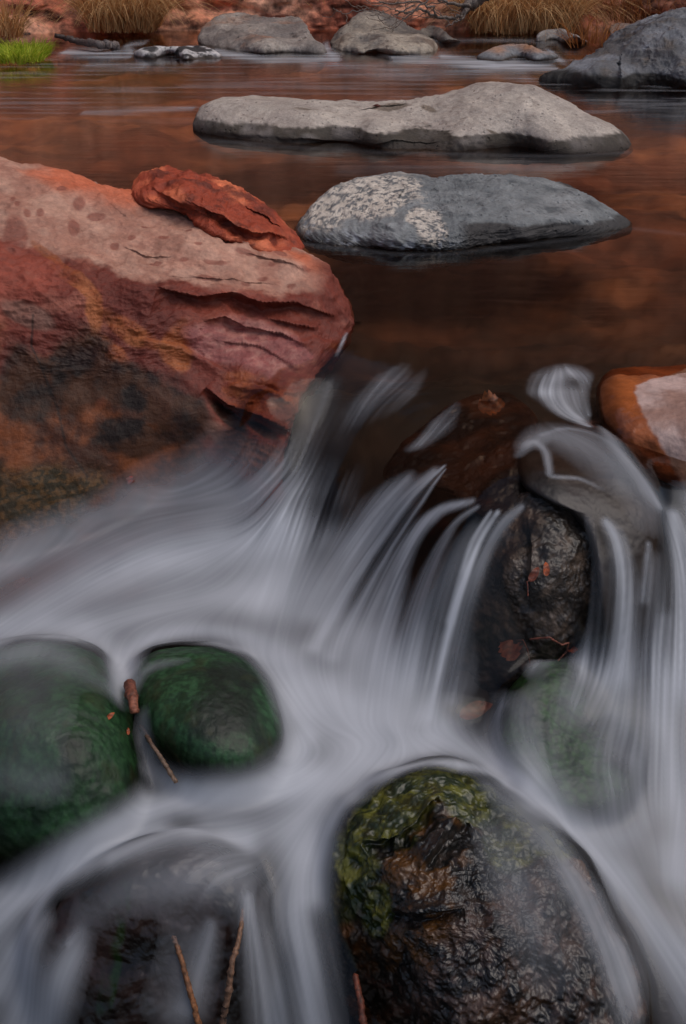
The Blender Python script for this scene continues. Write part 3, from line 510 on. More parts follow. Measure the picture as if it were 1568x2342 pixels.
# strokes are laid on the surface: pixels are turned into points of the water surface once, then everything is measured in metres
def on_water(X, Y, Zf=None):
    Zf = Zw if Zf is None else Zf
    d = rays(X, Y)
    if Y < 770: return at_z(X, Y, 0.)
    t = np.linspace(.9, 3.6, 1600); P = CAM + d * (t / 1.)[:, None]
    i = ((P[:, 1] - y_near[0]) / DX); j = ((P[:, 0] - xs[0]) / DX); ii = np.clip(i, 0, nY - 1).astype(int); jj = np.clip(j, 0, nX - 1).astype(int)
    h = Zf[ii, jj]; k = np.argmax(P[:, 2] <= h)
    return P[k] if P[k, 2] <= h[k] else at_z(X, Y, 0.)
def resample(pts, n=10):
    pts = np.asarray(pts, float); m = len(pts)
    if m < 3: return pts
    out = []
    for i in range(m - 1):
        p0, p1, p2, p3 = pts[max(i - 1, 0)], pts[i], pts[i + 1], pts[min(i + 2, m - 1)]; k = 4
        for t in np.arange(k) / k: out.append(.5 * (2 * p1 + (p2 - p0) * t + (2 * p0 - 5 * p1 + 4 * p2 - p3) * t * t + (3 * p1 - p0 - 3 * p2 + p3) * t ** 3))
    return np.array(out + [pts[-1]])

FLOW = [[(760, 790), (700, 950), (640, 1120), (560, 1200), (350, 1240), (100, 1370), (-100, 1500)], [(660, 1100), (500, 1150), (300, 1180), (100, 1280), (-60, 1380)], [(620, 1200), (520, 1350), (300, 1400), (50, 1480), (-100, 1580)], [(680, 1150), (640, 1350), (600, 1500), (660, 1600)],
 [(900, 840), (830, 920), (760, 1050), (700, 1200), (650, 1350), (620, 1500)], [(1000, 700), (950, 850), (850, 950), (780, 1080), (740, 1200)],
 [(1050, 880), (980, 980), (880, 1100)], [(1020, 1065), (930, 1130), (830, 1260), (740, 1400), (690, 1520), (720, 1620)], [(980, 1090), (860, 1180), (760, 1320), (700, 1450)], [(1090, 1150), (1000, 1180), (930, 1290), (880, 1420), (850, 1580)], [(1130, 1170), (1060, 1280), (1010, 1450), (975, 1650)], [(1190, 1165), (1120, 1240), (1070, 1400), (1030, 1560)],
 [(1300, 750), (1150, 880), (1020, 1000), (930, 1100)], [(1200, 900), (1120, 1020), (1080, 1140)],
 [(560, 1500), (680, 1620), (760, 1680), (850, 1690), (1000, 1690), (1130, 1770), (1290, 1890), (1420, 2030), (1560, 2230)], [(980, 1650), (860, 1720), (740, 1780), (560, 1820), (350, 1860), (180, 1960), (0, 2120)], [(850, 1600), (820, 1720), (740, 1850), (700, 2000), (720, 2150), (770, 2342)], [(780, 1750), (680, 1860), (560, 1900), (400, 1910), (230, 1990), (100, 2130), (0, 2300)], [(680, 1900), (600, 2010), (480, 2100), (400, 2250), (380, 2400)], [(640, 1960), (580, 2080), (640, 2220), (680, 2400)],
 [(1370, 960), (1430, 1050), (1500, 1150), (1560, 1300), (1568, 1500), (1560, 1700)], [(1290, 980), (1400, 1040), (1480, 1130), (1510, 1260), (1480, 1450), (1480, 1700)], [(1380, 1190), (1425, 1300), (1425, 1450), (1400, 1560), (1330, 1700), (1280, 1830)], [(1450, 1500), (1450, 1650), (1420, 1800), (1480, 1950)], [(1560, 1700), (1560, 1850), (1530, 2000)], [(1230, 1530), (1180, 1620), (1160, 1720), (1200, 1800)],
 [(60, 1480), (40, 1650), (20, 1850)], [(200, 1480), (230, 1600), (220, 1800)], [(370, 1490), (320, 1560), (330, 1680)], [(480, 1480), (600, 1560), (650, 1680)], [(450, 1500), (500, 1620), (560, 1760)],
 [(1000, 1790), (860, 1850), (780, 1960)], [(1100, 1800), (1250, 1950), (1380, 2100), (1450, 2250)], [(1000, 1900), (1050, 2150), (1080, 2342)], [(1300, 840), (1340, 880), (1350, 960)], [(1280, 830), (1240, 900), (1290, 960), (1345, 975)], [(1240, 1000), (1200, 1060), (1180, 1120)], [(300, 2080), (170, 2170), (100, 2342)], [(470, 2110), (420, 2250), (400, 2342)]]
P2 = []; T2 = []
for s in FLOW:
    q = np.array([on_water(X, Y, Z0) for X, Y in resample(s)]); d = np.diff(q[:, :2], axis=0); L_ = np.linalg.norm(d, axis=1); m = L_ > 1e-4
    P2 += list(((q[1:, :2] + q[:-1, :2]) / 2)[m]); T2 += list((d / (L_[:, None] + 1e-9))[m])
P2 = np.array(P2); T2 = np.array(T2)
gx, gy = np.meshgrid(xs[::cs], y_near[::cs]); q = np.stack([gx.ravel(), gy.ravel()], 1)
d2 = ((q[:, None] - P2[None]) ** 2).sum(-1); wgt = 1 / (d2 + .0006) ** 1.6; fl = (wgt[..., None] * T2[None]).sum(1) / wgt.sum(1)[:, None]
fl /= np.linalg.norm(fl, axis=1, keepdims=True) + 1e-9; fl = fl.reshape(gx.shape + (2,))
VX = upsample(fl[..., 0], nY, nX); VY = upsample(fl[..., 1], nY, nX)
nn = np.hypot(VX, VY) + 1e-6; VX /= nn; VY /= nn
def samp(Af, r, c):
    r = np.clip(r, 0, nY - 1.001); c = np.clip(c, 0, nX - 1.001); i = r.astype(int); j = c.astype(int); fr = r - i; fc = c - j
    return Af[i, j] * (1 - fr) * (1 - fc) + Af[i + 1, j] * fr * (1 - fc) + Af[i, j + 1] * (1 - fr) * fc + Af[i + 1, j + 1] * fr * fc
def lic(noise, steps, h=1.):
    acc = noise.copy(); n_ = 1.
    for sg in (1, -1):
        r, c = np.mgrid[0:nY, 0:nX].astype(float)
        for k in range(steps):
            vx = samp(VX, r, c); vy = samp(VY, r, c); r = r + sg * vy * h; c = c + sg * vx * h
            g = .5 + .5 * math.cos(math.pi * k / steps); acc += g * samp(noise, r, c)
            n_ += g
    A_ = acc / n_; A_ = (A_ - A_.mean()) / (A_.std() + 1e-9); return A_
l1 = lic(blur(rng.randn(nY, nX), .6), 30, 1.3); l2 = lic(blur(rng.randn(nY, nX), 2.2), 26, 2.6); l3 = lic(blur(rng.randn(nY, nX), 7), 18, 5.)
LIC = (.45 * l1 + .45 * l2 + .8 * l3); LIC /= LIC.std()
LICc = (.7 * l2 + .7 * l3)

# mesh rows: near rows as above, far rows thinning out with distance
Yf = np.linspace(735, 58, 460); far_y = at_z(np.full(460, CX), Yf, 0.)[:, 1]; far_y = far_y[far_y > y_near[-1] + .004]
ysall = np.r_[y_near, far_y]; NR = len(ysall); half = np.interp(ysall, [0, y_near[-1], far_y[-1]], [1, 1, 4.6])
GX = np.tile(xs, (NR, 1)) * half[:, None]; GY = np.tile(ysall[:, None], (1, nX)); GZ = np.zeros((NR, nX)); GZ[:nY] = Zw
GP = np.stack([GX, GY, GZ], -1)
foam = np.zeros((NR, nX)); wet = np.ones((NR, nX)); thin = np.ones((NR, nX))
def stroke(poly, wid, val, tip=(0, 0), Zf=None, hard=2.):
    """poly in photo pixels laid on the surface; wid px (number or list), returns weight field in metres on the surface"""
    pl = resample(poly); ws = np.interp(np.linspace(0, 1, len(pl)), np.linspace(0, 1, np.size(wid)), np.atleast_1d(wid)) if np.size(wid) > 1 else np.full(len(pl), float(wid))
    vs = np.interp(np.linspace(0, 1, len(pl)), np.linspace(0, 1, np.size(val)), np.atleast_1d(val)) if np.size(val) > 1 else np.full(len(pl), float(val))
    Q = np.array([on_water(X, Y) for X, Y in pl]); ws = ws * np.array([px_size(p) for p in Q])
    S = np.ones(3); lo = (Q - 3.2 * ws.max()).min(0); hi = (Q + 3.2 * ws.max()).max(0)
    if pl[:, 1].max() < 770:                             # ripples on the level pool lie as bands wider along the flow than across
        S[1] = 1 / np.hypot(1, Q[:, 1].mean()); cand = np.zeros((NR, nX), bool); cand[nY:] = True; lo[1] = Q[:, 1].min() - 3.2 * ws.max() / S[1]; hi[1] = Q[:, 1].max() + 3.2 * ws.max() / S[1]
    else: cand = np.ones((NR, nX), bool)
    m = cand & (GX > lo[0]) & (GX < hi[0]) & (GY > lo[1]) & (GY < hi[1]); p = GP[m] * S; Q = Q * S; out = np.zeros(len(p))
    for i in range(len(Q) - 1):
        a, b = Q[i], Q[i + 1]; d = b - a; L_ = d @ d + 1e-12; t = np.clip((p - a) @ d / L_, 0, 1); dist = np.linalg.norm(p - a - t[:, None] * d, axis=1)
        ww = ws[i] + (ws[i + 1] - ws[i]) * t; out = np.maximum(out, (vs[i] + (vs[i + 1] - vs[i]) * t) * np.exp(-(dist / ww) ** hard))
    A_ = np.zeros((NR, nX)); A_[m] = out; return A_
def add(poly, wid, val, hard=2.):
    global foam; foam = 1 - (1 - foam) * (1 - stroke(poly, wid, val, hard=hard))
def cut(poly, wid, val, hard=2.):
    global foam; foam = foam * (1 - stroke(poly, wid, val, hard=hard))
# main bodies of white water
add([(640, 1230), (450, 1260), (250, 1310), (60, 1420), (-150, 1560)], [70, 95, 100, 100, 110], .93)
add([(620, 1350), (420, 1390), (200, 1440), (0, 1500)], [90, 100, 80, 70], .8)
add([(600, 1120), (480, 1110), (340, 1130), (180, 1190), (20, 1290), (-100, 1370)], [80, 85, 80, 70, 60, 60], .5)
add([(635, 1240), (640, 1340), (620, 1450), (700, 1600)], [60, 80, 90, 90], .6)
add([(500, 1470), (640, 1520), (760, 1640), (850, 1700)], [40, 60, 80, 80], .75)
add([(760, 1600), (880, 1680), (820, 1760), (720, 1850), (700, 1950)], [70, 80, 90, 80, 60], .85)
add([(980, 1640), (1000, 1690), (900, 1720)], [60, 60, 60], .8)
add([(1000, 1690), (1110, 1740), (1230, 1830), (1340, 1930), (1460, 2070), (1600, 2260)], [50, 42, 42, 42, 46, 60], .85)
add([(720, 1790), (560, 1810), (400, 1835), (260, 1890), (130, 1980), (0, 2090), (-100, 2200)], [60, 45, 42, 40, 42, 48, 50], .88)
add([(700, 1900), (560, 1900), (400, 1900), (260, 1960)], [60, 50, 40, 30], .55)
add([(700, 1950), (680, 2080), (700, 2200), (730, 2400)], [60, 60, 50, 50], .7)
add([(0, 2250), (60, 2200), (40, 2400)], [70, 60, 80], .75)
add([(160, 2160), (190, 2140), (130, 2260), (90, 2400)], [14, 22, 45, 60], .7)
add([(480, 2110), (470, 2160), (430, 2300)], [14, 26, 40], .62)
add([(565, 2060), (590, 2180), (620, 2300), (640, 2420)], [20, 34, 44, 50], .8)
# falls
for pl_, w_, v_ in [([(1015, 1068), (950, 1130), (870, 1240), (790, 1360), (720, 1480)], [5, 10, 14, 18, 26], 0.71), ([(990, 1080), (900, 1160), (810, 1280), (740, 1400)], [14, 26, 32, 40], 0.52), ([(930, 1100), (840, 1180), (760, 1290), (700, 1400)], [20, 34, 40, 44], 0.47), ([(1018, 1075), (985, 1120), (900, 1250), (830, 1370), (760, 1500)], [3, 6, 8, 12, 30], 0.56),
    ([(1080, 1148), (1010, 1170), (950, 1230), (910, 1330), (880, 1450), (860, 1600)], [8, 14, 20, 26, 34, 50], 0.66), ([(1092, 1160), (1040, 1200), (990, 1290), (950, 1400), (920, 1560)], [5, 10, 20, 30, 46], 0.47), ([(1060, 1150), (980, 1180), (900, 1280), (850, 1400), (800, 1540)], [5, 10, 18, 30, 50], 0.43),
    ([(1138, 1172), (1095, 1240), (1060, 1340), (1020, 1470), (980, 1640)], [5, 7, 9, 12, 14], 0.80), ([(1122, 1172), (1080, 1240), (1055, 1320), (1030, 1420)], [4, 6, 8, 10], 0.56), ([(1192, 1160), (1150, 1200), (1110, 1270), (1075, 1370), (1045, 1500), (1030, 1600)], [7, 12, 12, 14, 16, 20], 0.52),
    ([(1385, 1195), (1410, 1240), (1425, 1330), (1425, 1440), (1420, 1540)], [10, 18, 24, 28, 36], .72), ([(1482, 1245), (1478, 1310), (1472, 1370)], [6, 10, 12], .5), ([(1540, 1180), (1560, 1290), (1570, 1420), (1560, 1560)], [18, 34, 46, 60], .75), ([(1600, 1150), (1620, 1300), (1620, 1500)], [40, 50, 60], .7), ([(1520, 1420), (1500, 1520), (1500, 1640)], [20, 30, 40], .5)]:
    add(pl_, w_, v_)
add([(850, 1480), (900, 1560), (860, 1640)], [60, 70, 70], .5); add([(960, 1120), (900, 1220), (840, 1330), (790, 1440)], [30, 50, 60, 70], [.05, .2, .25, .4]); add([(1090, 1190), (1030, 1300), (980, 1420), (940, 1540)], [16, 34, 44, 60], [.05, .18, .22, .45]); add([(1170, 1230), (1130, 1330), (1090, 1450), (1060, 1560)], [16, 22, 26, 34], [.16, .08, .06, .12])
add([(1345, 1190), (1360, 1300), (1350, 1430), (1340, 1540)], [12, 22, 30, 40], [.15, .3, .3, .35]); add([(1500, 1290), (1500, 1400), (1490, 1520)], [24, 30, 40], [.15, .35, .45]); add([(1215, 1330), (1220, 1450), (1215, 1540)], [10, 12, 16], [.05, .16, .1]); add([(1730, 1180), (1760, 1450), (1740, 1750), (1740, 2050), (1700, 2350)], [90, 110, 120, 110, 110], .78); add([(-260, 1600), (-330, 1800), (-300, 2100)], [90, 120, 120], .7)
# below the right falls, over the green stone
add([(1400, 1560), (1430, 1640), (1430, 1720)], [60, 70, 60], .62); add([(1540, 1560), (1550, 1700), (1560, 1850), (1560, 2000)], [60, 60, 60, 50], .66); add([(1300, 1600), (1250, 1700), (1250, 1800)], [50, 60, 60], .32); add([(1420, 1800), (1400, 1900), (1440, 1990)], [60, 50, 50], .4)
add([(1500, 1950), (1560, 2050), (1600, 2150)], [50, 50, 50], .4); add([(1150, 1600), (1130, 1680), (1150, 1760)], [26, 28, 30], .4)
add([(262, 1580), (300, 1490), (370, 1450), (480, 1442), (590, 1470), (665, 1560), (700, 1680), (670, 1790)], 34, .8); add([(-150, 1500), (-20, 1445), (100, 1425), (220, 1450), (290, 1540)], 36, .75)
add([(715, 2050), (735, 1930), (780, 1850), (850, 1785), (950, 1752), (1080, 1752), (1200, 1805)], 30, .85); add([(40, 2180), (110, 2040), (230, 1940), (400, 1895), (560, 1925)], 34, .8)
def bare(pts, amount, soft=6, lift=.006):
    global foam
    mk = np.zeros((NR, nX)); mk[:nY] = blur((raster(pts, 1) > Z0 + lift).astype(float), soft); foam = foam * (1 - amount * sstep(.62, 1., mk))
bare(A_pts, .9, 10, .032); bare(B_pts, .95, 8, .03); bare(D_pts, .985, 8, .034); bare(C_pts, .55, 24, .01); bare(E_pts, .8, 18, .0); bare(F_pts, .75, 9)
add([(-40, 1500), (100, 1490), (230, 1560)], [60, 55, 40], [.25, .25, .15]); add([(60, 1520), (60, 1640), (80, 1760)], [130, 120, 90], [.15, .12, .05]); add([(-60, 1780), (120, 1790)], [50, 40], .16)
add([(310, 1570), (340, 1530), (420, 1510)], [22, 24, 20], [.3, .3, .1]); add([(640, 1580), (660, 1680), (640, 1760)], [22, 22, 24], .35); add([(330, 1640), (350, 1740), (420, 1800)], [20, 24, 26], .35)
add([(550, 2010), (450, 2010), (320, 2040), (200, 2100)], [60, 55, 50, 40], [.5, .38, .25, .2]); add([(420, 2150), (380, 2280)], [60, 70], .16)
add([(1210, 1015), (1260, 995), (1320, 1010), (1400, 1060), (1460, 1120), (1490, 1180)], [26, 44, 60, 64, 56, 50], [.38, .42, .36, .3, .26, .15]); add([(1240, 995), (1300, 980), (1380, 1005), (1450, 1070), (1510, 1160)], [8, 10, 9, 8, 8], [.3, .3, .15, .3, .3]); add([(1190, 1040), (1215, 1010), (1245, 1030), (1255, 1070), (1262, 1090), (1320, 1095), (1375, 1118)], [14, 12, 9, 8, 7, 6, 6], [.2, .4, .45, .45, .4, .35, .1]); 
# the little standing curl above the cobble, streaks on the chute
add([(1250, 895), (1262, 868), (1300, 852), (1338, 866), (1352, 905), (1348, 950)], [30, 34, 30, 22, 12, 6], [.35, .45, .45, .4, .4, .3], 2.); add([(1256, 900), (1285, 935), (1320, 960), (1345, 975)], [30, 26, 16, 8], .4); add([(1310, 900), (1335, 955)], [34, 16], [.25, .2]); add([(1375, 965), (1400, 1010), (1450, 1080), (1500, 1150)], [10, 20, 22, 20], [.2, .4, .4, .4])
add([(930, 830), (890, 880), (850, 930), (820, 970)], [18, 34, 36, 26], [0, .26, .2, 0]); add([(985, 830), (930, 900), (880, 960)], [16, 26, 20], [0, .12, 0]); add([(790, 850), (745, 900), (715, 980), (690, 1060), (680, 1120)], [20, 34, 36, 36, 40], [0, .10, .08, .06, .2]); add([(1045, 925), (1010, 975), (965, 1012), (925, 1030)], [10, 26, 18, 8], [.1, .36, .3, .05]); add([(850, 880), (800, 950), (770, 1040), (740, 1120)], [20, 30, 30, 36], [0, .05, .03, .1]); add([(793, 755), (782, 785), (768, 815)], [4, 4, 4], [.3, .5, .1])
add([(880, 980), (830, 1060), (790, 1130)], [30, 34, 40], [0, .03, .1])
add([(690, 1190), (740, 1230), (800, 1240)], [40, 40, 40], .25)
cut([(260, 1450), (420, 1400), (600, 1430)], 55, .16); add([(1200, 1560), (1200, 1660), (1220, 1760)], [40, 50, 50], .15); add([(1330, 1560), (1370, 1700), (1380, 1820)], [40, 44, 50], .16); add([(1490, 1600), (1500, 1750), (1450, 1900), (1330, 1900), (1220, 1850)], [40, 44, 40, 36, 34], .5)
add([(1180, 1555), (1230, 1515), (1300, 1500), (1380, 1540)], [22, 24, 24, 26], [.35, .45, .45, .4]); add([(100, 2110), (62, 2190), (50, 2290)], [26, 32, 40], [.4, .6, .6]); add([(190, 1985), (300, 1938), (430, 1922), (560, 1960)], [40, 44, 44, 44], [.2, .25, .25, .2])
add([(1290, 2000), (1380, 2130), (1440, 2290)], [40, 50, 60], [.2, .4, .4])
add([(330, 1760), (410, 1800), (540, 1815), (640, 1775), (690, 1690)], [20, 26, 30, 28, 24], [.2, .4, .45, .4, .3]); add([(330, 1830), (270, 1935), (140, 2010), (0, 2060)], [26, 34, 38, 38], [.3, .4, .45, .4])
# bare stone: the mossy boulder, the green stones
add([(1120, 1800), (1240, 1900), (1350, 2050), (1440, 2230)], [30, 50, 60, 60], [.3, .45, .45, .4]); add([(1150, 1920), (1200, 2050), (1250, 2200)], [70, 80, 80], [.18, .22, .12])
cut([(1230, 1300), (1150, 1420), (1180, 1560)], [60, 75, 50], .95, 3.); cut([(1280, 1250), (1290, 1400)], [60, 70], .95, 3.)
cut([(200, 2130), (300, 2110), (330, 2250)], [40, 50, 90], .45)
near = np.zeros((NR, nX)); near[:nY] = 1; LF = np.zeros((NR, nX)); LF[:nY] = LIC
# pool ripples, small rapids at its head, one painted reflection
def pool(poly, wid, val): add(poly, [max(4.5, a * 1.15) for a in wid], val)
pool([(150, 118), (220, 122), (300, 126)], [7, 9, 6], .55); pool([(330, 98), (290, 104), (300, 118)], [4, 5, 4], .45); pool([(490, 118), (560, 130), (640, 136), (760, 134)], [5, 6, 6, 6], .55); pool([(745, 104), (752, 120), (770, 132)], [6, 8, 8], .7)
pool([(900, 134), (1000, 140), (1080, 148), (1180, 152), (1270, 156)], [7, 8, 8, 9, 6], [.5, .5, .7, .85, .6]); pool([(1010, 128), (1080, 140), (1130, 148)], [6, 8, 6], .6); pool([(1260, 120), (1275, 134)], [7, 9], .6); pool([(700, 150), (900, 160), (1200, 172)], [10, 10, 10], .2); pool([(200, 150), (330, 150)], [9, 9], .2)
pool([(190, 258), (350, 252), (440, 248)], [3, 4, 3], .28); pool([(440, 318), (800, 345), (1100, 354), (1300, 356), (1440, 348)], [2, 2, 3, 3, 3], .05); pool([(680, 556), (900, 580), (1050, 578), (1300, 548), (1440, 524)], [3, 3, 2.5, 2, 2.5], .05); pool([(1450, 524), (1568, 536)], [2, 2], .06); pool([(950, 96), (1100, 92), (1240, 95)], [3, 3, 3], .2)
pool([(780, 385), (1300, 380)], [12, 14], .07)  # faint pale band painted in as the long boulder's reflection
gyy, gxx = np.gradient(blur(Z0, 4), DX); steep = np.zeros((NR, nX)); steep[:nY] = sstep(.35, 1.3, np.hypot(gxx, gyy)); steep = np.clip(steep, 0, 1)
big = np.zeros((NR, nX)); big[:nY] = fbm(np.stack([Xg.ravel(), Yg.ravel(), 0 * Xg.ravel()], 1), 5., 3, 210).reshape(nY, nX)
LA = .022 + .15 * steep; LA[:nY] += .22 * sstep(2.08, 2.2, Yg); LA[:nY] *= 1 - .85 * sstep(-.12, -.3, Xg); LA[:nY] += .1 * sstep(.2, .3, Xg) * sstep(1.4, 1.5, Yg) * sstep(1.85, 1.75, Yg)
occ = np.zeros((NR, nX)); occ[:nY] = blur((np.maximum.reduce([raster(p) for p in (H_pts, G_pts)]) > Zw).astype(float), 9)
ocr = np.zeros((NR, nX)); ocr[:nY] = blur(np.clip((rtop - Z0) / .11, 0, 1), 6); ocr[:nY] = np.maximum(ocr[:nY], blur(((raster(red_pts) > Zw + .004)).astype(float), 3) * 1.2)
foam = foam * (1 - sstep(.08, .85, ocr + .18 * fbm(GP.reshape(-1, 3), 16, 3, 77).reshape(ocr.shape)))
foam = foam * (1 - sstep(.02, .42, occ))
FN = foam * (1 + 1.5 * LA * LF * (1 - foam) ** .5 + .25 * LA * LF * foam + .12 * big)
FN = np.clip(FN + .0 * LF, 0, 1); FN *= sstep(.015, .07, foam)
# far streak noise; sky glints on the pool painted as faint foam
fp = np.stack([GX.ravel() * 1.2, GY.ravel() * 9, 0 * GX.ravel()], 1); fn = fbm(fp, 2.2, 4, 200).reshape(GX.shape); farm = 1 - near
sky_glint = .16 * sstep(5.2, 5.8, GY) * (1 - sstep(7.3, 8.2, GY)) * sstep(-.05, .5, fn); FN = np.where(near > 0, FN, np.clip(foam * (1 + .9 * fn) + sky_glint, 0, 1))
# clear water skin: everywhere on pool and lip, gone over dry stone
def dry(poly, wid, hard=3.):
    global wet; wet = wet * (1 - stroke(poly, wid, 1., hard=hard))
mk = np.zeros((NR, nX)); mk[:nY] = blur((np.maximum.reduce([raster(p) for p in (A_pts, B_pts, C_pts, D_pts, E_pts, F_pts, G_pts)]) > Z0).astype(float), 5); wet = wet * (1 - sstep(.4, .9, mk)); wet = wet * (1 - sstep(.02, .2, ocr)); dry([(1200, 1110), (1300, 1120), (1380, 1150), (1470, 1210)], [40, 60, 70, 60]); dry([(1450, 1230), (1450, 1400)], [60, 60])
Vw = GP.reshape(-1, 3); keep = ((FN > .035) | (wet > .25)); keep = keep.ravel()
wetf = np.clip(wet, 0, 1)
# aeration tone: denser strands are whiter
L1 = np.zeros((NR, nX)); L1[:nY] = l1; L3 = np.zeros((NR, nX)); L3[:nY] = l3; tone = np.clip(.5 + .8 * LA * LF + .03 * L1 + .05 * L3 + .3 * big, 0, 1)

m, t, out = new_mat('stream_water'); L = t.links.new
af = N(t, 'Attribute', attribute_name='foam'); aw = N(t, 'Attribute', attribute_name='wet'); ton = N(t, 'Attribute', attribute_name='tone')
tc = N(t, 'TexCoord'); mp = N(t, 'Mapping'); mp.inputs['Scale'].default_value = (1.6, 9, 1); L(tc.outputs['Object'], mp.inputs[0])
nz = N(t, 'TexNoise', i_Scale=2.2, i_Detail=5., i_Roughness=.55, i_Distortion=.4); L(mp.outputs[0], nz.inputs['Vector'])
bmp = N(t, 'Bump', i_Strength=.25, i_Distance=.005); L(math_n(t, 'ADD', nz.outputs['Fac'], math_n(t, 'MULTIPLY', ton.outputs['Fac'], .06)), bmp.inputs['Height'])
fr = N(t, 'Fresnel', i_IOR=1.33); L(bmp.outputs[0], fr.inputs['Normal'])
gl = N(t, 'BsdfGlossy', i_Roughness=.09); gl.inputs[0].default_value = (1, 1, 1, 1); L(bmp.outputs[0], gl.inputs['Normal'])
tr = N(t, 'BsdfTransparent'); tr.inputs[0].default_value = (.80, .67, .57, 1)
ms = N(t, 'MixShader'); L(fr.outputs[0], ms.inputs[0]); L(tr.outputs[0], ms.inputs[1]); L(gl.outputs[0], ms.inputs[2])
trn = N(t, 'BsdfTransparent'); m2 = N(t, 'MixShader'); L(aw.outputs['Fac'], m2.inputs[0]); L(trn.outputs[0], m2.inputs[1]); L(ms.outputs[0], m2.inputs[2])
rp = N(t, 'ValToRGB'); rp.color_ramp.elements[0].color = (.32, .34, .385, 1); rp.color_ramp.elements[1].color = (.70, .72, .775, 1); L(ton.outputs['Fac'], rp.inputs[0])
df = N(t, 'BsdfDiffuse'); L(rp.outputs[0], df.inputs[0]); tl = N(t, 'BsdfTranslucent'); L(rp.outputs[0], tl.inputs[0])
m3 = N(t, 'MixShader'); m3.inputs[0].default_value = .22; L(df.outputs[0], m3.inputs[1]); L(tl.outputs[0], m3.inputs[2])
m4 = N(t, 'MixShader'); L(af.outputs['Fac'], m4.inputs[0]); L(m2.outputs[0], m4.inputs[1]); L(m3.outputs[0], m4.inputs[2]); L(m4.outputs[0], out.inputs[0])
M_WATER = m
water = mesh_obj('water', Vw, grid_faces(NR, nX, False, keep), M_WATER, dict(foam=FN.ravel(), wet=wetf.ravel(), tone=tone.ravel())); tag(water, kind='structure')

# ------------------------------------------------------------------ stream bed
bx = np.linspace(-6, 6, 480); by = np.r_[np.arange(.7, 3, .012), np.linspace(3, 11, 260)[1:]]; BX, BY = np.meshgrid(bx * 1., by)
BXn = BX * np.interp(BY, [0, 2.7, 9], [.22, .24, 1]); ii = np.clip((BY - y_near[0]) / DX, 0, nY - 1).astype(int); jj = np.clip((BXn - xs[0]) / DX, 0, nX - 1).astype(int)
BP = np.stack([BXn.ravel(), BY.ravel(), 0 * BXn.ravel()], 1)
bz = np.where(BY < 2.72, bedZ[ii, jj] - .22 + .12 * sstep(2.2, 2.6, BY), -.1) - .18 * sstep(2.3, 3.1, BY) + (.07 * fbm(BP, 2.6, 4, 301) + .02 * fbm(BP, 9, 3, 302)).reshape(BX.shape) * sstep(2.2, 2.8, BY) + .012 * fbm(BP, 14, 4, 303).reshape(BX.shape)
bz = np.minimum(bz, -.03)
bP = np.stack([BXn, BY, bz], -1).reshape(-1, 3); cb = mixc(lin(116, 70, 48), lin(162, 108, 72), sstep(-.3, .4, fbm(BP, 1.6, 4, 304))); cb = mixc(cb, lin(60, 34, 20), .7 * sstep(.0, .5, fbm(BP * [1, 1.6, 1], 4, 4, 305)))
cb = mixc(mixc(lin(24, 20, 18), lin(46, 36, 28), sstep(-.3, .4, fbm(BP, 12, 4, 306))), cb, sstep(2.6, 4.4, BP[:, 1]))
M_BED = simple_mat('bed_gravel', (.1, .05, .03), .8, attr=True, nscale=5, bump=.3, bdist=.01)
bed = mesh_obj('stream_bed', bP, grid_faces(len(by), 480), M_BED, dict(col=cb)); tag(bed, kind='structure')

# ------------------------------------------------------------------ far bank and cliff of the canyon
def hx(X, Y): return at_z(X, Y, 0.)
th = np.linspace(R(-75), R(42), 560); hh = np.r_[np.linspace(-.35, 1.2, 150), np.linspace(1.25, 13, 90)]
TH, HH = np.meshgrid(th, hh); rad = 9.15 + 1.0 * sstep(.2, 1.5, HH) + .22 * np.clip(HH, 0, 20) 
rad = rad - .5 * sstep(R(-8), R(-14), TH) * (1 - sstep(R(-20), R(-26), TH)) * 0
pp = np.stack([np.sin(TH).ravel() * rad.ravel(), np.cos(TH).ravel() * rad.ravel(), HH.ravel()], 1)
dsp = .22 * fbm(pp * [1, 1, 1.6], .8, 5, 401) + .12 * fbm(pp * [1, 1, 1.8], 2.6, 4, 402, .5, True) + .03 * fbm(pp, 9, 4, 403)
rad2 = rad + dsp.reshape(rad.shape) + .25 * np.clip(HH, -1, .5); pp = np.stack([np.sin(TH).ravel() * rad2.ravel(), np.cos(TH).ravel() * rad2.ravel(), HH.ravel() + .05 * fbm(pp, 3, 3, 404)], 1)
cc = mixc(lin(196, 112, 84), lin(236, 172, 140), sstep(-.3, .4, fbm(pp * [1, 1, 2], 2.2, 5, 405))); cc = mixc(cc, lin(196, 132, 100), .7 * sstep(.15, .5, fbm(pp, 3.5, 4, 406))); cc = mixc(cc, lin(60, 26, 20), .8 * sstep(.1, .45, fbm(pp * [1, 1, 3], 6, 4, 407)))
cc = mixc(cc, mixc(lin(112, 74, 56), lin(168, 122, 94), sstep(-.2, .3, fbm(pp, 5, 4, 408))), .75 * sstep(1.2, 3, pp[:, 2] + 1.5 * fbm(pp, .7, 3, 409)))
M_CLIFF = simple_mat('red_cliff', (.3, .1, .06), .85, attr=True, nscale=16, bump=.8, bdist=.03)
cl = mesh_obj('cliff', pp, grid_faces(len(hh), len(th)), M_CLIFF, dict(col=cc)); tag(cl, kind='structure')

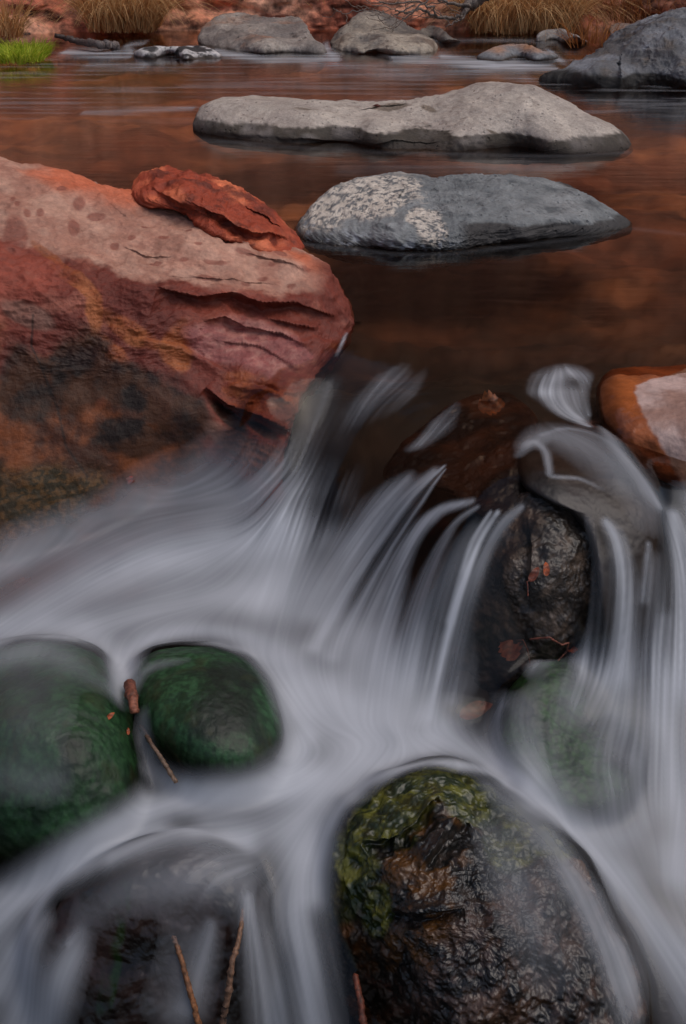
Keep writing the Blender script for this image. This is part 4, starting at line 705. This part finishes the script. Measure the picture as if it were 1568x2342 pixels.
def c_bank(a, b):
    return lambda P, n, X, Y, s: mixc(mixc(lin(*a), lin(*b), sstep(-.3, .4, fbm(P * [1, 1, 2], 5, 5, s * 5))), lin(56, 26, 20), .8 * sstep(.1, .4, fbm(P * [1, 1, 2], 9, 4, s * 5 + 1)))
G_B = 'red rocks along the far bank'
def bank_rock(label, o, y, seed, a=(128, 58, 44), b=(176, 96, 72)):
    o = np.array(o, float); x0, x1, y1 = o[:, 0].min(), o[:, 0].max(), o[:, 1].max()
    rock('bank_rock', label, o, [(x0, y1, 'y', y), (x1, y1, 'y', y), ((x0 + x1) / 2, y1 - 70, 'y', y + .35)], .15, .4, M_FAR, c_bank(a, b), disp=((.08, 2.5), (.04, 7, True), (.01, 24)), p=4, res=(90, 220), seed=seed, group=G_B)
bank_rock('pale weathered bank rock at the far left corner', [(-40, 60), (-30, -10), (30, -30), (90, -10), (104, 30), (98, 66), (60, 90), (0, 95)], 8.7, 31, (120, 84, 70), (160, 128, 108))
bank_rock('dark red bank rock between the left corner and the left dry grass', [(96, 60), (100, 10), (150, -20), (220, -10), (240, 40), (230, 80), (170, 95), (115, 88)], 8.9, 32, (92, 42, 34), (136, 70, 56))
bank_rock('long red bank ledge behind the flat-topped boulder', [(340, 60), (360, 0), (450, -30), (600, -25), (690, 10), (740, 60), (700, 90), (500, 96), (380, 88)], 9.0, 33, (122, 54, 40), (172, 88, 64))
bank_rock('orange red bank rock above the rounded boulder', [(700, 60), (715, 10), (780, -15), (860, 0), (900, 50), (860, 90), (760, 95)], 9.1, 34, (150, 78, 56), (200, 128, 98))
bank_rock('red sandy hump behind the bare branches', [(880, 60), (920, 20), (1000, 10), (1060, 40), (1080, 80), (1000, 95), (900, 92)], 9.3, 35, (160, 84, 60), (206, 128, 96))
bank_rock('small pinkish rock between the right hand grasses', [(1350, 70), (1370, 40), (1400, 30), (1440, 45), (1440, 80), (1390, 92)], 9.0, 36, (150, 96, 78), (190, 136, 112))

# ------------------------------------------------------------------ grasses
def ribbon(V, Fc, Cc, pts, wd, colr, side):
    n = len(pts); k0 = len(V)
    for i, p in enumerate(pts):
        wi = wd * (1 - (i / (n - 1)) ** 1.6) + wd * .08
        V.append(p - side * wi); V.append(p + side * wi); Cc += [colr, colr]
    for i in range(n - 1): a = k0 + 2 * i; Fc.append((a, a + 1, a + 3, a + 2))
def clump(name, label, X0, X1, Yb, n, length, spread, ca, cb, y=None, width=.0035, droop=1., lean=0., front=.25, cat='grass', group=None, up=1.):
    V = []; Fc = []; Cc = []; b0 = at_z(X0, Yb, 0.) if y is None else at_y(X0, Yb, y); b1 = at_z(X1, Yb, 0.) if y is None else at_y(X1, Yb, y)
    for i in range(n):
        u = random.random(); p = b0 + (b1 - b0) * (.2 + .6 * u) + np.array([0, random.uniform(0, front), random.uniform(0, .04)])
        az = random.uniform(-math.pi, math.pi); l = length * random.uniform(.55, 1.15); out_ = spread * random.uniform(.1, 1.)
        dx = math.cos(az) * out_ + lean + (u - .5) * spread * 1.3; dy = math.sin(az) * out_ * .8 - .1 * spread - .12 * (y is not None); pts = []
        for s in np.linspace(0, 1, 8):
            h = l * up * (s - droop * out_ / (spread + 1e-6) * .95 * s ** 2.4)
            pts.append(p + np.array([dx * l * s ** 1.3, dy * l * s ** 1.3, h]) + np.array([random.gauss(0, .002), 0, 0]))
        side = np.array([math.cos(az + 1.3), math.sin(az + 1.3) * .3, 0.]); side /= np.linalg.norm(side)
        c = ca + (cb - ca) * random.random() ** 1.2; c = c * random.uniform(.75, 1.25); ribbon(V, Fc, Cc, pts, width * random.uniform(.6, 1.3), c, side)
    V = np.array(V); org = (b0 + b1) / 2; o = mesh_obj(name, V - org, Fc, M_GRASS, dict(col=np.array(Cc)), smooth=False); o.location = org
    tag(o, label, cat, group); return o
ST1, ST2 = lin(176, 126, 78), lin(246, 208, 152)
G_G = 'dry grass clumps on the far bank'
clump('dry_grass_clump', 'straw-coloured grass clump hanging to the water between red bank rocks at left', 150, 400, 78, 1500, .62, .8, ST1, ST2, y=8.65, lean=.12, droop=1., front=.4, group=G_G)
clump('dry_grass_clump', 'largest straw-coloured clump, drooping over the bank behind the bare branches', 1010, 1390, 82, 2600, .62, .75, ST1, ST2, y=8.75, droop=1.05, front=.5, group=G_G)
clump('dry_grass_clump', 'thin dry grass at the top right behind the dark boulder', 1340, 1640, 62, 1000, .5, 1., lin(130, 76, 40), lin(200, 140, 90), y=9.0, droop=.9, front=.5, group=G_G)
clump('dry_grass_clump', 'small dry grass tuft at the left edge above the bright green grass', -60, 60, 95, 260, .4, .9, ST1, ST2, y=8.1, droop=.9, group=G_G)
clump('dry_grass_clump', 'sparse dry stems on the red bank behind the flat-topped boulder', 640, 960, 50, 260, .3, .9, lin(130, 80, 50), ST2, y=9.2, droop=.6, group=G_G)
clump('reed_tuft', 'amber reeds leaning in the shallows left of the dark boulder', 1270, 1440, 112, 80, .32, .9, lin(170, 104, 54), lin(214, 150, 90), y=7.9, droop=.9, lean=-.2, width=.0022)
clump('green_grass_tuft', 'bright lime green grass tuft at the left edge of the pool', -60, 118, 150, 1500, .105, .8, lin(138, 170, 20), lin(226, 232, 90), droop=.6, width=.0028, front=.4)

# ------------------------------------------------------------------ twigs, branches, leaves
def tube(pts, rads, colf, V, Fc, Cc, sides=7):
    pts = [np.asarray(p, float) for p in pts]; k0 = len(V); n = len(pts)
    for i, p in enumerate(pts):
        d = pts[min(i + 1, n - 1)] - pts[max(i - 1, 0)]; d /= np.linalg.norm(d) + 1e-9; a = np.cross(d, [0, 0, 1.] if abs(d[2]) < .9 else [1., 0, 0]); a /= np.linalg.norm(a); b = np.cross(d, a)
        for j in range(sides):
            an = 2 * math.pi * j / sides; V.append(p + rads[i] * (a * math.cos(an) + b * math.sin(an))); Cc.append(colf(i / (n - 1)))
    for i in range(n - 1):
        for j in range(sides): Fc.append((k0 + i * sides + j, k0 + i * sides + (j + 1) % sides, k0 + (i + 1) * sides + (j + 1) % sides, k0 + (i + 1) * sides + j))
    Fc.append(tuple(k0 + j for j in range(sides))[::-1]); Fc.append(tuple(k0 + (n - 1) * sides + j for j in range(sides)))
def fine(pts, n=8, jit=0.):
    p = np.array(pts, float); t = np.linspace(0, len(p) - 1, n * (len(p) - 1) + 1); q = np.stack([np.interp(t, range(len(p)), p[:, k]) for k in range(3)], 1)
    return q + np.array([[random.gauss(0, jit) for _ in range(3)] for _ in q])
def twig(name, label, pts, r0, r1, c0, c1, jit=.0008, knots=True, cat='twig'):
    V, Fc, Cc = [], [], []; q = fine(pts, 12, jit * .6); n = len(q)
    rads = [(r0 + (r1 - r0) * i / (n - 1)) * (1 + (random.uniform(.1, .4) if knots and random.random() < .12 else 0) + random.uniform(-.05, .05)) for i in range(n)]
    tube(q, rads, lambda u: c0 + (c1 - c0) * u, V, Fc, Cc, 9); V = np.array(V); org = V.mean(0)
    o = mesh_obj(name, V - org, Fc, M_TWIG, dict(col=np.array(Cc))); o.location = org; return tag(o, label, cat)
BR1, BR2 = lin(84, 60, 50), lin(150, 92, 66)
def wp(X, Y, up=.01): p = on_water(X, Y); return CAM + (p - CAM) * (1 - up / np.linalg.norm(p - CAM))
twig('bare_twig', 'knotty twig standing out of the white water at the bottom edge', [wp(556, 2080, -.01), wp(546, 2150, .02), wp(530, 2200, .035), wp(522, 2270, .04), wp(505, 2360, .04)], .0035, .0062, lin(128, 92, 68), lin(92, 68, 54))
twig('bare_twig', 'orange-brown twig half veiled by water left of the knotty twig', [wp(396, 2140, -.008), wp(410, 2180, .006), wp(432, 2260, .012), wp(462, 2370, .015)], .0035, .0055, lin(104, 70, 48), lin(146, 96, 62))
twig('bare_twig', 'short brown twig pointing down between the two green stones', [hit(322, 1660), wp(345, 1700, .03), wp(375, 1745, .03), wp(402, 1790, .02)], .0034, .0042, lin(90, 66, 54), lin(130, 104, 84))
twig('bark_scrap', 'sodden reddish bark scrap wedged between the two green stones', [wp(296, 1565, .03), wp(302, 1595, .035), wp(308, 1630, .035)], .012, .008, lin(110, 62, 48), lin(140, 84, 62), cat='bark')
twig('bark_strip', 'thin brown stick rising beside the foot of the mossy boulder', [wp(812, 2230, .01), wp(824, 2290, .02), wp(836, 2370, .02)], .005, .006, lin(120, 60, 40), lin(96, 52, 38), cat='twig')
twig('driftwood', 'dark driftwood stick poking from the rapids at upper left', [at_z(268, 106, .02), at_z(225, 101, .05), at_z(175, 94, .05), at_z(126, 80, .09)], .03, .014, lin(120, 110, 108), lin(60, 40, 32), jit=.008, cat='driftwood')
# bare shrub leaning over the head of the pool: each limb is a part
sh = bpy.data.objects.new('bare_shrub', None); sb = at_y(1085, 30, 8.4); sh.location = sb; col.objects.link(sh); tag(sh, 'leafless grey shrub with thin branches reaching left over the far boulders', 'shrub')
def limb(pix, y0, y1, r0, r1, name='branch', subs=True):
    V, Fc, Cc = [], [], []; q = [at_y(X, Y, y0 + (y1 - y0) * i / (len(pix) - 1)) for i, (X, Y) in enumerate(pix)]; q = fine(q, 6, .006); n = len(q)
    tube(q, np.linspace(r0, r1, n), lambda u: lin(118, 104, 96) * random.uniform(.7, 1.2), V, Fc, Cc, 6)
    if subs:
        for i in range(4, n, 4):
            d = np.array([random.uniform(-.28, .05), random.uniform(-.1, .1), random.uniform(-.13, .16)]); p0 = q[i]; qq = fine([p0, p0 + d * .5 + [0, 0, random.uniform(-.02, .02)], p0 + d], 4, .004)
            tube(qq, np.linspace(r1 * .9, .0018, len(qq)), lambda u: lin(130, 112, 100), V, Fc, Cc, 5)
    o = mesh_obj(name, np.array(V) - sb, Fc, M_TWIG, dict(col=np.array(Cc)), parent=sh)
limb([(1130, -30), (1085, 5), (1072, 12), (1060, 25)], 8.5, 8.4, .05, .03, 'trunk', False)
limb([(1075, 14), (1030, 8), (1000, -4), (960, -20)], 8.4, 8.3, .014, .006)
limb([(1070, 20), (1040, 42), (1000, 38), (960, 20), (930, 28), (900, 24)], 8.4, 8.2, .016, .005)
limb([(1000, 38), (990, 15), (950, 3), (900, 8), (850, 4)], 8.3, 8.2, .008, .004)
limb([(950, 10), (920, 26), (890, 40), (870, 50)], 8.3, 8.1, .006, .003)
limb([(880, 30), (840, 20), (790, 32), (760, 20)], 8.3, 8.2, .005, .003)
limb([(980, 0), (940, 30), (905, 62), (895, 66)], 8.2, 8.1, .007, .003)
limb([(1068, 22), (1058, 40), (1046, 46), (1020, 62)], 8.35, 8.2, .01, .004)

def leaf(name, label, X, Y, size, ang, c0, c1, stem=True, shape='leaf', names=None, water_=False, stem_pts=None):
    P0 = wp(X, Y, -.012) if water_ else hit(X, Y, names, .012); s = px_size(P0) * size
    v = (CAM - P0); v /= np.linalg.norm(v); nrm = v * .8 + np.array([.1, -.1, .5]); nrm /= np.linalg.norm(nrm); rx = np.cross([0, 0, 1.], nrm); rx /= np.linalg.norm(rx); uy = np.cross(nrm, rx)
    ca, sa = math.cos(R(ang)), math.sin(R(ang)); ax = rx * ca + uy * sa; ay = -rx * sa + uy * ca
    nu, nv = 16, 9; V = []; Cc = []; Fc = []
    lob = [0, .35, .62, .5, .82, .95, .7, .98, .85, .6, .72, .5, .36, .4, .2, 0] if shape == 'leaf' else [0, .2, .32, .38, .4, .42, .42, .4, .4, .38, .34, .3, .26, .2, .1, 0]
    for i in range(nu):
        for j in range(nv):
            u = i / (nu - 1) - .5; wv = (j / (nv - 1) - .5) * lob[i]; cur = .9 * wv * wv - .5 * u * u + .05 * math.sin(9 * u + 7 * wv) + random.uniform(-.012, .012)
            V.append(s * (ax * u + ay * wv + nrm * cur)); Cc.append(c0 + (c1 - c0) * (abs(wv) * 1.6 + .15 * random.random()))
    for i in range(nu - 1):
        for j in range(nv - 1): a = i * nv + j; Fc.append((a, a + 1, a + nv + 1, a + nv))
    o = mesh_obj(name, np.array(V), Fc, M_LEAF, dict(col=np.array(Cc))); o.location = P0
    if stem:
        q = [s * (-ax * .42), s * (-ax * .6 + nrm * .05 + ay * .12), s * (-ax * .9 - ay * .1), s * (-ax * 1.25 - ay * .3)] if stem_pts is None else [hit(a, b, None, .012) - P0 for a, b in stem_pts]
        V2, F2, C2 = [], [], []; tube(fine(q, 5), np.full(16, .0011), lambda u: c0, V2, F2, C2, 5); mesh_obj('stem', np.array(V2), F2, M_LEAF, dict(col=np.array(C2)), parent=o)
    return tag(o, label, 'leaf')
RB = lin(122, 70, 52); RB2 = lin(150, 88, 64); OR = lin(176, 84, 44)
leaf('dead_leaf', 'large torn brown leaf stuck on the dark wet block beside the falls', 1163, 1482, 62, 115, RB, RB2, stem_pts=[(1180, 1464), (1196, 1464), (1206, 1485), (1212, 1520)])
leaf('dead_leaf', 'tiny orange leaf at the end of the forked twig on the dark wet block', 1310, 1485, 24, 10, OR, OR, stem=False)
leaf('dead_leaf', 'small curled red-brown leaf high on the dark wet block', 1222, 1312, 44, 60, lin(110, 48, 30), RB, shape='blade', stem=True)
leaf('dead_leaf', 'orange pointed leaf upright in the middle of the dark wet block', 1249, 1300, 36, 92, OR, RB2, shape='blade', stem=False)
leaf('dead_leaf', 'orange-brown leaf drowned at the lip of the fall above the ledge', 1125, 925, 66, 12, lin(110, 60, 30), lin(150, 84, 42), stem=False, water_=True)
leaf('dead_leaf', 'long orange leaf floating in the foam under the dark wet block', 1090, 1622, 86, 22, lin(124, 64, 40), lin(112, 66, 50), stem=False, shape='blade', water_=True)
leaf('dead_leaf', 'orange scrap of leaf on the broad green stone at left', 252, 1637, 26, 30, OR, OR, stem=False, shape='blade')
leaf('dead_leaf', 'tiny orange scrap between the green stones just under the bark scrap', 293, 1672, 18, 80, OR, OR, stem=False, shape='blade')
leaf('dead_leaf', 'reddish leaf lying in the hollow on top of the long pale boulder', 862, 245, 30, 8, lin(120, 48, 30), RB, stem=False, shape='blade')
leaf('dead_leaf', 'small dark red leaf stuck on the wet face of the big red boulder', 298, 1097, 22, 70, lin(130, 36, 20), RB, stem=False)
twig('forked_twig', 'thin reddish forked twig caught on the dark wet block near the large leaf', [hit(1212, 1462, None, .012), hit(1255, 1458, None, .014), hit(1285, 1475, None, .016), hit(1300, 1470, None, .016), hit(1296, 1490, None, .016), hit(1275, 1512, None, .014)], .0022, .0014, lin(110, 60, 48), RB, jit=.0004)
